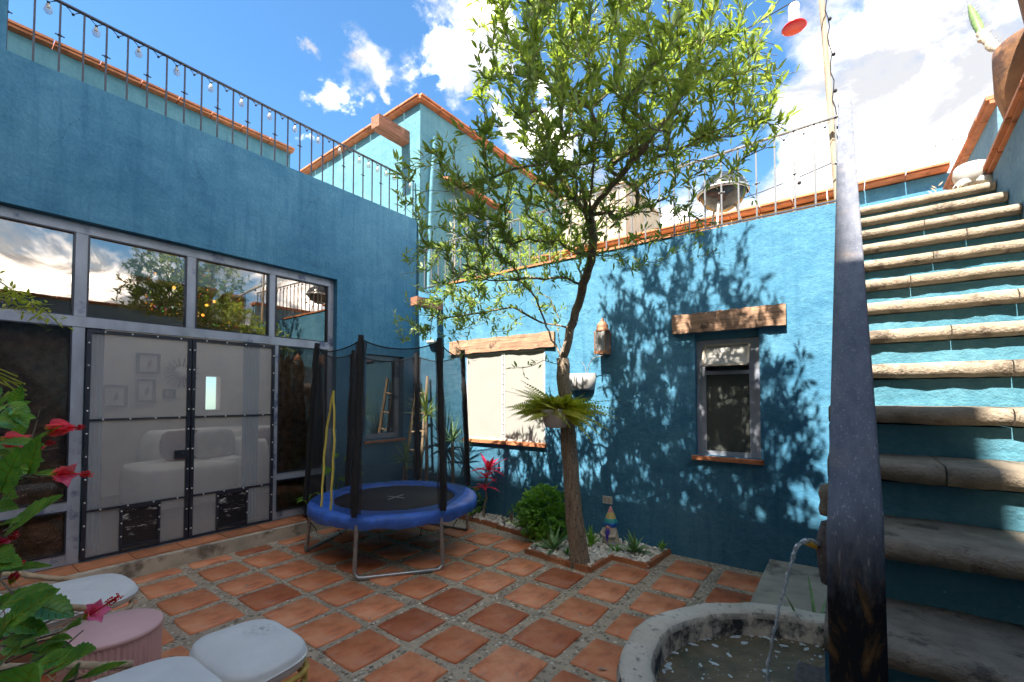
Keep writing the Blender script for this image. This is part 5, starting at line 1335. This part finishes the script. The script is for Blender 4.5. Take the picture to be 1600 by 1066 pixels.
def footstool(lab, cx, cy, hx, hy, rot, ztop, mat, group):
    t = thing('footstool', lab, 'footstool', (cx, cy, 0), group)
    z1 = ztop-.105
    cushion('cushion', t, cx, cy, hx, hy, z1, .088, rot, .93)
    ol = [(x, y, z1-.02) for x, y in outline(cx, cy, hx*.95, hy*.95, .5, 28, rot)]
    MB().tube(ol, .014, 8, closed=True).build('upper_rim', mat, t)
    ol2 = [(x, y, z1-.07) for x, y in outline(cx, cy, hx*.93, hy*.93, .5, 28, rot)]
    MB().tube(ol2, .014, 8, closed=True).build('lower_rim', mat, t)
    mb = MB(); 
    for k in range(28): mb.tube([ol[k], ol2[k]], .004, 4)
    mb.build('lashing', 'rope', t)
    for k in (3, 11, 17, 25):
        p = Vector(ol2[k]); q = Vector((cx+(p.x-cx)*1.02, cy+(p.y-cy)*1.02, 0)); MB().tube([p+Vector((0, 0, .04)), q], .013, 8).build('leg', mat, t)
    return t
fs1 = footstool('footstool with grey cushion, a small stain and yellow bamboo legs on the tiles', -2.26, .97, .275, .19, .02, .43, 'bamboo_y', 'grey cushioned footstools')
# faint stain on its cushion
def stain():
    m = bpy.data.materials.new('cushion_stained'); m = M['cushion'].copy(); t = m.node_tree; b = t.nodes['Principled BSDF']; src = b.inputs['Base Color'].links[0].from_socket
    c = node(t, 'ShaderNodeTexCoord'); d = node(t, 'ShaderNodeVectorMath', operation='DISTANCE'); t.links.new(c.outputs['Object'], d.inputs[0]); d.inputs[1].default_value = (-.06, .07, .43)
    nn = noise_t(t, 40, 5, .7); f = ramp(t, d.outputs['Value'], [(.0, (1, 1, 1)), (.09, (0, 0, 0))]); f2 = ramp(t, nn, [(.45, (0, 0, 0)), (.7, (1, 1, 1))]); f3 = mixc(t, 1, f, f2, 'MULTIPLY')
    t.links.new(mixc(t, f3, src, (.12, .10, .08)), b.inputs['Base Color']); return m
for ch in fs1.children:
    if ch.name.startswith('cushion'): ch.data.materials[0] = stain()
# pink stool
t = thing('pink_stool', 'round pink stool with a ribbed drum side between the rope chairs', 'stool', (-2.96, .62, 0)); c = (-2.96, .62, 0)
MB().lathe([(.185, 0), (.19, .01), (.198, .395)], c, 108, ribs=.007, smooth=False).build('drum', 'pink', t); MB().lathe([(.192, .385), (.202, .40), (.202, .412), (.194, .42), (.0, .421)], c, 48).build('top', 'pink', t)
# rope chairs
def rope_chair(lab, cx, cy, rot, seat_c, back_c):
    t = thing('rope_chair', lab, 'chair', (cx, cy, 0), 'woven rope lounge chairs')
    ca, sa = math.cos(rot), math.sin(rot)
    def W(x, y, z): return Vector((cx+x*ca-y*sa, cy+x*sa+y*ca, z))
    # rim: U shape seen from above, high at the back, sloping down to the front
    rim = []
    for k in range(41):
        a = PI*(k/40)*1.0; s = k/40
        x = .37*math.cos(a); y_ = -.36*math.sin(a)**.7+.0
        rim.append((x, y_, .49+.27*math.sin(a)**1.2))
    front_r = [(.350, .25, .375), (.362, .15, .41), (.37, .05, .46)]; front_l = [(-x, y, z) for x, y, z in reversed(front_r)]
    rimp = front_r+rim+front_l
    MB().tube([W(*p) for p in rimp], .017, 8).build('rim', 'rope', t)
    seat = outline(0, .06, .335, .36, .6, 44)
    MB().tube([W(x, y, .30) for x, y in seat], .015, 8, closed=True).build('seat_ring', 'rope', t)
    mb = MB(); m_ = len(rimp)
    low = []
    for p in rimp:
        v = Vector((p[0], p[1]-.06)); a = math.atan2(v.y/.36, v.x/.335); q = min(seat, key=lambda s: (math.atan2((s[1]-.06)/.36, s[0]/.335)-a+PI) % (2*PI)-PI if False else abs((math.atan2((s[1]-.06)/.36, s[0]/.335)-a+PI) % (2*PI)-PI)); low.append(Vector((q[0], q[1], .30)))
    # diamond rope lattice on a resampled surface
    NU, NV = 84, 7
    def surf(u, v):
        f = u/NU*(m_-1); i = min(int(f), m_-2); g = f-i
        top_ = Vector(rimp[i]).lerp(Vector(rimp[i+1]), g); a = math.atan2((top_.y-.06)/.36, top_.x/.335); c_, s_ = math.cos(a), math.sin(a)
        bot = Vector((math.copysign(abs(c_)**.6, c_)*.335, .06+math.copysign(abs(s_)**.6, s_)*.36, .30)); q = bot.lerp(top_, v/NV); return W(q.x, q.y, q.z)
    for u in range(0, NU):
        for v in range(NV):
            if (u+v) % 2 == 0: mb.tube([surf(u, v), surf(min(u+1, NU), v+1)], .0024, 4)
            else: mb.tube([surf(min(u+1, NU), v), surf(u, v+1)], .0024, 4)
    mb.build('rope_lattice', 'rope', t, kind='stuff')
    for (x, y) in ((.28, .30), (-.28, .30), (.26, -.2), (-.26, -.2)): MB().tube([W(x, y, .30), W(x*1.08, y*1.1, 0)], .013, 8).build('leg', 'bamboo_y', t)
    cushion('seat_cushion', t, *W(0, .14, 0).xy, .30, .31, .325, .075, rot, .92, (0, 0), .02)
    b = cushion('back_cushion', t, *W(0, -.20, 0).xy, .26, .15, .44, .09, rot, 1, (0, -.8), .02, k=.7)
    return t
rope_chair('rope chair at the far left beyond the pink stool, half hidden by the hibiscus', -3.72, .42, .05, 0, 0)
rope_chair('nearest rope chair at the bottom edge between pink stool and footstool', -2.23, .36, .0, 0, 0)

# ------------------------------------------------------------------ hibiscus in the left foreground
hi = thing('hibiscus_bush', 'hibiscus bush with toothed green leaves reaching in at the lower left', 'bush', (-1.75, -.25, 0))
root = Vector((-1.75, -.25, 0.05)); mb = MB(); sm = MB(); yl = MB()
def hleaf(mb, base, d, up, ln, wd, droop=.4):
    """broad leaf with a toothed edge"""
    base = Vector(base); d = Vector(d).normalized(); sd = d.cross(Vector(up)).normalized(); n = 14; vs = []; p = base.copy(); dd = d.copy()
    for i in range(n+1):
        t_ = i/n; wv = (math.sin(PI*min(1, t_**.72))**.85 if t_ < 1 else 0)*wd/2; wv *= 1+(.09 if i % 2 else -.05)
        wv = max(wv, .0006); nu = sd.cross(dd).normalized(); rip = .012*math.sin(i*1.1)*wd*3
        vs += [p-sd*wv+nu*(wv*.28+rip*.4), p-sd*wv*.5+nu*wv*.08, p.copy(), p+sd*wv*.5+nu*wv*.08, p+sd*wv+nu*(wv*.28-rip*.4)]
        dd = (dd+Vector((0, 0, -1))*droop/n).normalized(); p = p+dd*ln/n
    fs = []
    for i in range(n):
        for q in range(4): a = i*5+q; fs.append((a, a+1, a+6, a+5))
    mb.add(vs, fs, True)
    c_ = [vs[i*5+2]+(sd.cross(d))*.0009 for i in range(n)]; yl.tube(c_, [.0011*(1-.7*i/n) for i in range(n)], 4)
    for i in (2, 4, 6, 8, 10):
        for e_ in (0, 4): yl.tube([vs[i*5+2]+(sd.cross(d))*.0009, vs[min(i+1, n)*5+(1 if e_ == 0 else 3)]+(sd.cross(d))*.0009, vs[min(i+2, n)*5+e_].lerp(vs[min(i+2, n)*5+2], .15)+(sd.cross(d))*.0009], .0005, 3)
def hstem(pts, r=.0035):
    sm.tube(pts, [r*(1.3-.6*i/(len(pts)-1)) for i in range(len(pts))], 6)
rightw = _R; fwd = _F
# individually placed leaves (pixel of base, pixel of tip, width, depth)
HL = [((8, 836), (95, 770), .062, .95, .2), ((0, 890), (80, 882), .022, .9, .1), ((55, 740), (118, 738), .02, 1.0, .1), ((45, 740), (62, 680), .05, 1.0, .1), ((0, 770), (30, 700), .05, .9, .3), ((30, 705), (95, 664), .018, 1.05, .1), ((0, 690), (70, 692), .03, 1.05, .2),
      ((5, 945), (88, 918), .05, .8, .2), ((65, 975), (75, 950), .05, .85, .2), ((15, 995), (68, 985), .05, .8, .3), ((10, 1010), (60, 1015), .04, .85, .2), ((85, 1045), (148, 1010), .045, .7, .2), ((25, 1100), (55, 1035), .07, .62, .1), ((130, 1058), (197, 1033), .018, .72, .1), ((100, 985), (125, 972), .035, .85, .3),
      ((0, 1000), (20, 960), .05, .75, .3), ((0, 1040), (30, 1010), .05, .75, .3), ((75, 1000), (112, 995), .02, .82, .2), ((20, 640), (45, 665), .03, 1.15, .4), ((0, 650), (40, 640), .03, 1.15, .4), ((0, 735), (28, 745), .03, 1.05, .4), ((0, 820), (32, 812), .03, .9, .2), ((0, 860), (12, 880), .03, .9, .4),
      ((10, 1060), (50, 1080), .06, .68, .3), ((90, 1075), (120, 1050), .05, .72, .2), ((0, 1080), (30, 1060), .06, .65, .3), ((5, 720), (45, 730), .026, 1.0, .3), ((60, 1020), (100, 1025), .04, .8, .3), ((0, 900), (14, 870), .035, .95, .2)]
HL += [((R.uniform(-70, 0), R.uniform(600, 1060)), None, R.uniform(.035, .06), R.uniform(.85, 1.3), .3) for _ in range(34)]
HL += [((R.uniform(-20, 34), R.uniform(625, 745)), None, R.uniform(.025, .04), R.uniform(1.05, 1.3), .3) for _ in range(34)]
HL += [((R.uniform(-10, 55), R.uniform(935, 1062)), None, R.uniform(.03, .05), R.uniform(.72, .95), .3) for _ in range(6)]
for (b, tpx, wd, dp, dr) in HL:
    bp_ = D(b[0], b[1], dp)
    if tpx is None:
        a = R.uniform(-1, 1.2); d = rightw*math.cos(a)+Vector((0, 0, 1))*math.sin(a)+fwd*R.uniform(-.5, .5); ln = R.uniform(.06, .09) if dp < 1.05 else R.uniform(.04, .065)
    else:
        q = D(tpx[0], tpx[1], dp-.02); d = q-bp_; ln = d.length
    up = (CAM-bp_).normalized()+Vector((0, 0, .9))+rightw*R.uniform(-.3, .3)
    hleaf(mb, bp_, d, up, ln*1.02, max(wd, ln*.2), dr*.5)
    if R.random() < .5 or tpx: hstem([bp_-rightw*.08-Vector((0, 0, .03))+fwd*.02, bp_-Vector(d).normalized()*.02, bp_+Vector(d).normalized()*ln*.15], .0016)
for (u, v, dp) in ((-30, 660, 1.1), (-20, 760, 1.0), (-20, 880, .95), (-10, 980, .85), (0, 1060, .75), (-60, 600, 1.2), (40, 700, 1.05), (20, 860, .92)):
    q = D(u, v, dp); hstem([root+Vector((R.uniform(-.05, .05), R.uniform(-.05, .05), 0)), root.lerp(q, .5)+Vector((0, 0, .08)), q], .006)
for (a, b, dp, dp2) in (((0, 1000), (110, 955), .8, .85), ((5, 830), (30, 812), .92, .95), ((0, 772), (48, 745), 1.0, 1.0), ((30, 704), (90, 700), 1.0, .98), ((30, 744), (86, 743), .98, .96), ((0, 720), (48, 690), 1.05, 1.05), ((0, 905), (75, 985), .85, .82),
                        ((60, 1040), (130, 985), .76, .82), ((115, 1066), (125, 1035), .7, .72), ((0, 1050), (80, 1020), .75, .78), ((48, 690), (62, 640), 1.05, 1.06), ((0, 838), (28, 838), .9, .9)):
    hstem([D(*a, dp), D((a[0]+b[0])/2, (a[1]+b[1])/2+3, (dp+dp2)/2), D(*b, dp2)], .0016)
mb.build('foliage', 'hib', hi, kind='stuff'); yl.build('veins', 'fern', hi, kind='stuff'); sm.build('stem', 'bark', hi)
def flower(name, u0, v0, u1, v1, u2, v2, dp, op, mat='petal', sc=1.0):
    """calyx at 0, throat at 1, stamen tip at 2"""
    a, b, c_ = D(u0, v0, dp), D(u1, v1, dp), D(u2, v2, dp-.004); ax = (b-a).normalized(); fm = MB(); x = ax.orthogonal().normalized(); y = ax.cross(x); ln = (b-a).length
    for k in range(5):
        ang = 2*PI*k/5+.3; o_ = x*math.cos(ang)+y*math.sin(ang); d = (ax*1.0+o_*op*.28).normalized(); base = a+ax*ln*.05
        fm.blade(base+o_*.003, d, -o_+ax*.6, ln*1.1*sc*R.uniform(.85, 1.1), ln*.8*sc+.006, R.uniform(.0, .5)*op, 8, .35, 2, curl=-op*1.1)
    pet = fm.build('flower', mat, hi)
    s_ = MB(); s_.tube([a, b, b.lerp(c_, .6), c_], .0016, 5)
    for k in range(46):
        t_ = R.uniform(.45, 1.0); q = b.lerp(c_, t_); o_ = (x*R.uniform(-1, 1)+y*R.uniform(-1, 1)).normalized()*.006; s_.tube([q, q+o_+ax*.002], .0005, 3); s_.ball(q+o_+ax*.002, .0014, 4)
    s_.build('stamen', 'red', pet)
    cm = MB()
    for k in range(6):
        ang = 2*PI*k/6; o_ = x*math.cos(ang)+y*math.sin(ang); cm.blade(a-ax*.012, ax+o_*.35, o_, .028, .009, 0, 3, .3)
    cm.build('calyx', 'fern', pet)
flower('flower', 78, 669, 110, 668, 128, 668, 1.05, .12)
flower('flower', 86, 742, 112, 740, 141, 741, .97, .9)
flower('flower', 138, 962, 150, 955, 186, 931, .85, 1.0, 'petal2', 1.7)
flower('flower', 8, 686, 36, 688, 50, 690, 1.08, .35, 'petal')
flower('flower', 58, 702, 66, 696, 82, 691, 1.05, .4, 'petal')
flower('flower', -6, 850, 8, 845, 26, 835, .9, .5, 'petal2')
flower('flower', 20, 905, 30, 888, 34, 880, .9, .05, 'petal', .6)
# vine with purple flowers hanging at the left edge
vn = thing('plumbago_vine', 'fine leaved vine with tiny purple flowers hanging in at the left edge', 'vine', D(-60, 440, 1.5)); mb = MB(); sm = MB(); fl_ = MB()
for (pts, dp) in ((((-80, 420), (-10, 455), (40, 468), (75, 490), (98, 512)), 1.5), (((-80, 440), (-10, 462), (30, 478), (60, 482)), 1.45), (((-80, 400), (0, 440), (30, 462), (50, 480), (75, 507)), 1.55)):
    w3 = [D(u, v, dp) for u, v in pts]; sm.tube(w3, .002, 4)
    for i in range(len(w3)-1):
        for k in range(26 if i < 3 else 9):
            q = w3[i].lerp(w3[i+1], R.random())+Vector((R.uniform(-.02, .02), R.uniform(-.02, .02), R.uniform(-.025, .025))); mb.blade(q, (R.uniform(-1, 1), R.uniform(-1, 1), R.uniform(-.6, .8)), (0, 0, 1), R.uniform(.018, .034), .009, .3, 3, .2)
for (u, v) in ((5, 472), (12, 478), (52, 478), (0, 465), (60, 484), (20, 470)):
    for k in range(6): a = k*1.05; fl_.blade(D(u, v, 1.45), (math.cos(a), -.3, math.sin(a)), (0, -1, 0), .014, .01, .1, 2, .1, 2)
mb.build('leaves', 'fern', vn); sm.build('stem', 'fern', vn); fl_.build('flowers', 'purple', vn)
vn = thing('trailing_sprig', 'bare green sprigs reaching in at the left edge below the transom', 'sprig', D(-30, 575, 1.4)); sm = MB()
for pts in (((-40, 560), (0, 577), (26, 588)), ((-40, 570), (0, 583), (38, 600)), ((-40, 575), (5, 590), (40, 610)), ((-40, 580), (10, 602), (40, 617)), ((-40, 565), (10, 595), (32, 600)), ((-40, 568), (0, 590), (22, 610))):
    sm.tube([D(u, v, 1.4) for u, v in pts], .0022, 5); sm.ball(D(*pts[-1], 1.4), .0035, 5)
sm.build('stem', 'fern', vn)
# the bush stands in an earthenware trough
o = MB().box(-2.15, -1.35, -.75, .0, 0, .32, jit=.01).build('planter_box', 'terracotta'); tag(o, 'clay planter box holding the hibiscus out of frame', 'planter')

# ------------------------------------------------------------------ rooftop items
# pole, wire, feeder
pl = thing('wooden_pole', 'tall slim wooden pole rising behind the right end of the railing', 'pole', (-.01, 4.72, 3.06))
a, b = P(1311, 318, 1, 4.72), P(1279, -60, 1, 4.72); a.z = 3.06
MB().tube([a, a.lerp(b, .5), b], [.028, .026, .024], 6).build('shaft', 'wood_pole', pl)
mb = MB(); pts = []
for k in range(26):
    t_ = k/25; q = a.lerp(b, .15+.85*t_); pts.append(q+Vector((.03+.012*math.sin(k*1.9), -.03, 0)))
mb.tube(pts, .0045, 5); wr = mb.build('cable', 'black', pl); mb = MB()
for k in range(2, 26, 4): mb.ball(pts[k]+Vector((.012, -.01, -.02)), .016, 6)
mb.build('socket', 'black', pl)
ws = P(1240, 2, 1, 4.3); we = P(1020, 60, 1, 3.6)
o = MB().tube([P(1300, -60, 1, 4.6), ws, P(1165, 46, 1, 4.0), P(1130, 62, 1, 3.8), we], .005, 5).build('overhead_cable', 'black'); tag(o, 'black cable running from the pole into the tree crown', 'cable')
o = MB().tube([P(1322, 245, 1, 5.6), P(1253, 275, 1, 5.6), P(1190, 300, 1, 5.6), P(1100, 330, 1, 5.6)], .005, 5).ball(P(1249, 286, 1, 5.6), .02, 6).build('lamp_cable', 'black'); tag(o, 'thin lamp cable sagging across the sky behind the terrace railing', 'cable')
hf = thing('hummingbird_feeder', 'clear hummingbird feeder with a round red base hanging from the cable', 'bird feeder', ws); c = ws
MB().tube([c, c+Vector((0, 0, -.03))], .003, 5).build('hook', 'black_metal', hf)
MB().lathe([(0, 0), (.035, -.005), (.045, -.03), (.038, -.07), (.044, -.11), (.036, -.16), (.025, -.18)], c+Vector((0, 0, -.025)), 16).build('bottle', 'clearb', hf) if False else None
M['clearb'] = mesh_screen('milky_glass', (.75, .78, .8), .5)
MB().lathe([(0, 0), (.035, -.005), (.045, -.03), (.038, -.07), (.044, -.11), (.036, -.16), (.025, -.18)], c+Vector((0, 0, -.025)), 16).build('bottle', 'clearb', hf)
MB().lathe([(0, .0), (.05, .0), (.085, -.018), (.092, -.028), (.08, -.035), (0, -.035)], c+Vector((0, 0, -.2)), 24).build('base', 'red', hf)
MB().lathe([(.022, .0), (.03, -.01), (.026, -.02)], c+Vector((0, 0, -.185)), 12).build('collar', 'yellow', hf)
# antenna
c = P(1478, 262, 1, 14); an = thing('tv_antenna', 'thin rooftop television antenna against the clouds', 'antenna', c)
tpz = P(1478, 223, 1, 14); MB().tube([c, tpz], .018, 5).build('mast', 'galv', an); MB().bar(tpz+Vector((-.2, 0, -.03)), tpz+Vector((.2, 0, .03)), .02).bar(tpz+Vector((-.18, -.12, -.03)), tpz+Vector((-.18, .12, -.03)), .015).bar(tpz+Vector((.1, -.12, .02)), tpz+Vector((.1, .12, .02)), .015).build('dipole', 'galv', an)
# kettle barbecue
c = P(1130, 348, 1, 5.5); c.z = 3.06; k_ = thing('kettle_grill', 'dark kettle barbecue with a domed lid on pale legs on the terrace', 'barbecue', c)
MB().lathe([(0, .66), (.1, .67), (.2, .74), (.255, .84), (.26, .86)], c, 24).build('bowl', 'grill', k_)
MB().lathe([(.27, .865), (.265, .90), (.22, .99), (.12, 1.06), (0, 1.08)], c, 24).build('lid', 'grill', k_); MB().lathe([(.262, .835), (.28, .85), (.28, .868), (.26, .88)], c, 24).build('rim', 'galv', k_)
for a in (.4, 2.5, 4.6): MB().tube([c+Vector((.14*math.cos(a), .14*math.sin(a), .72)), c+Vector((.3*math.cos(a), .3*math.sin(a), 0))], .014, 6).build('leg', 'white', k_)
c = P(1118, 352, 1, 5.0); c.z = 3.06; o = MB().lathe([(0, 0), (.16, 0), (.22, .12), (.24, .22), (.2, .25), (.1, .29), (0, .30)], c, 24).build('clay_bowl', 'terracotta'); tag(o, 'domed terracotta bowl lying on the terrace left of the barbecue', 'bowl')
# big clay planters with cactus
def bigpot(lab, c, h, r0, r1, grp='clay pots on the stair wall'):
    t = thing('clay_planter', lab, 'planter', c, grp)
    MB().lathe([(0, 0), (r0, 0), (r0+(r1-r0)*.45, h*.22), (r1*.98, h*.6), (r1, h*.92), (r1*1.0, h), (r1*.9, h), (r1*.88, h*.93), (0, h*.9)], c, 32).build('pot', 'pot', t)
    return t
bigpot('big weathered clay pot with cactus on the cap of the right wall', (1.15, 4.54, 3.26), .76, .12, .255)
bigpot('nearest clay pot cut by the right frame edge', (1.13, 3.86, 3.37), 1.0, .16, .26)
cc_ = thing('cactus', 'leaning cactus with a dry corky stem and a green tip growing from the clay pot', 'cactus', (1.1, 4.5, 3.93))
a = Vector((1.06, 4.5, 3.92)); d_ = P(1533, 52, 0, 1.02); e_ = P(1514, 8, 0, .99)
mb = MB(); pts = [a, P(1552, 74, 0, 1.04), d_]; dn = [pts[0].lerp(pts[1], i/6) for i in range(6)]+[pts[1].lerp(pts[2], i/6) for i in range(7)]
mb.tube(dn, [.034+.006*math.sin(i*2.1) for i in range(len(dn))], 10); mb.ball(P(1533, 62, 0, 1.0), .026, 8); mb.build('dry_stem', 'cactus_dry', cc_)
mb = MB(); n = 14; vs = []
for i in range(n+1):
    t_ = i/n; p = d_.lerp(e_, t_); r = .024*math.sin(PI*(.25+.7*t_))+.003
    for k in range(10): an_ = 2*PI*k/10; q = r*(1.25 if k % 2 else .7)*(1+.12*(i % 2)); vs.append(p+Vector((math.cos(an_)*q, math.sin(an_)*q, 0)))
mb.add(vs, [(i*10+k, i*10+(k+1) % 10, (i+1)*10+(k+1) % 10, (i+1)*10+k) for i in range(n) for k in range(10)], True); mb.build('green_tip', 'cactus', cc_)
mb = MB()
for i in range(90):
    q = dn[R.randrange(len(dn))] if R.random() < .6 else d_.lerp(e_, R.random()); v = Vector((R.uniform(-1, 1), R.uniform(-1, 1), R.uniform(-.5, 1))).normalized(); mb.tube([q+v*.035, q+v*.07], .0009, 3)
mb.build('spines', 'cactus_dry', cc_, kind='stuff')
o = MB().tube([(1.10, 4.5, 3.95), (1.11, 4.5, 4.07), (1.105, 4.5, 4.13)], [.022, .022, .008], 8).build('small_cactus', 'cactus'); tag(o, 'tiny green cactus shoot at the rim of the clay pot', 'cactus')
# white urn at the stair head
ur = thing('white_planter', 'white ceramic planter on folded white legs with dry succulents at the stair head', 'planter', (.80, 4.72, 3.10)); c = Vector((.80, 4.72, 3.10))
MB().lathe([(0, 0), (.06, .0), (.09, .03), (.105, .08), (.098, .13), (.085, .15), (.075, .14), (0, .13)], c+Vector((0, 0, .07)), 20).build('bowl', 'white', ur)
for s_ in (-1, 1): MB().tube([c+Vector((s_*.02, -.03, .09)), c+Vector((s_*.07, -.09, .06)), c+Vector((s_*.11, -.07, .02))], [.035, .032, .022], 8).build('foot', 'white', ur)
mb = MB()
for k in range(50): a_ = R.uniform(0, 2*PI); mb.blade(c+Vector((R.uniform(-.05, .05), R.uniform(-.05, .05), .2)), (math.cos(a_), math.sin(a_), 1), (0, 0, 1), .05, .018, .4, 3, .2)
mb.build('succulent', 'cactus_dry', ur)
t = thing('yellow_flowering_plant', 'dry stalk with yellow blooms at the end of the blue parapet', 'plant', (.60, 4.95, 3.08)); mb = MB(); sm = MB()
for k in range(14): a_ = R.uniform(0, 2*PI); q = Vector((.60+R.uniform(-.03, .03), 4.95, 3.12+R.uniform(0, .05))); mb.blade(q, (math.cos(a_), math.sin(a_), .8), (0, 0, 1), .035, .03, .3, 3, .1, 2)
for k in range(9): q = Vector((.62+R.uniform(-.03, .03), 4.95, 3.15+k*.018)); sm.blade(q, (R.uniform(-1, 1), 0, 1), (0, -1, 0), .045, .012, .2, 2)
mb.build('flowers', 'yflower', t); sm.build('stalk', 'cactus_dry', t)
o = MB(); 
for k in range(60): q = Vector((.74+R.uniform(-.10, .08), 4.56+R.uniform(-.03, .05), 3.1)); o.blade(q, (R.uniform(-1, 1), R.uniform(-1, .2), R.uniform(.2, 1)), (0, 0, 1), .035, .012, .4, 2)
o = o.build('dry_succulents', 'cactus_dry'); tag(o, 'dry ground succulents spilling over the right end of the top tread', 'plant')
# pampas stalk in front of grey wall
t = thing('feathery_grass', 'pale feathery grass plume before the rooftop house wall', 'grass', (-4.7, 4.85, 3.06)); mb = MB()
for k in range(90):
    z = 3.5+1.1*R.random(); q = Vector((-4.72+R.uniform(-.05, .05)+.04*math.sin(z*3), 4.85+R.uniform(-.04, .04), z)); mb.blade(q, (R.uniform(-1, 1), R.uniform(-.5, .5), R.uniform(.3, 1)), (0, -1, 0), .07, .008, .6, 3)
mb.tube([(-4.72, 4.85, 3.06), (-4.70, 4.85, 3.8), (-4.73, 4.85, 4.5)], .006, 5); mb.build('plume', 'cactus_dry', t)
shrub('terrace_bush', 'leafy sunlit bush standing on the rear terrace behind the crown', (-3.9, 5.9, 3.06), .55, 900, 'leaf', .07, .024, sz=1.1)
shrub('terrace_bush', 'second leafy bush on the rear terrace nearer the rooftop house', (-4.6, 5.4, 3.06), .32, 420, 'leaf', .06, .022, sz=1.3)

# everything that is a free standing mesh and a setting has its tag by now

mb = MB()
for k in range(70):
    x, y = R.uniform(-4.8, -.9), R.uniform(.5, 4.3)
    if math.hypot(x+.08, y-2.1) < .8 or inside(x, y): continue
    a = R.uniform(0, 2*PI); l = R.uniform(.03, .06); mb.blade((x, y, .022), (math.cos(a), math.sin(a), .08), (0, 0, 1), l, l*.3, .1, 3, .3)
o = mb.build('fallen_leaves', 'cactus_dry'); tag(o, 'dry fallen leaves scattered over the courtyard tiles', 'leaves', kind='stuff')
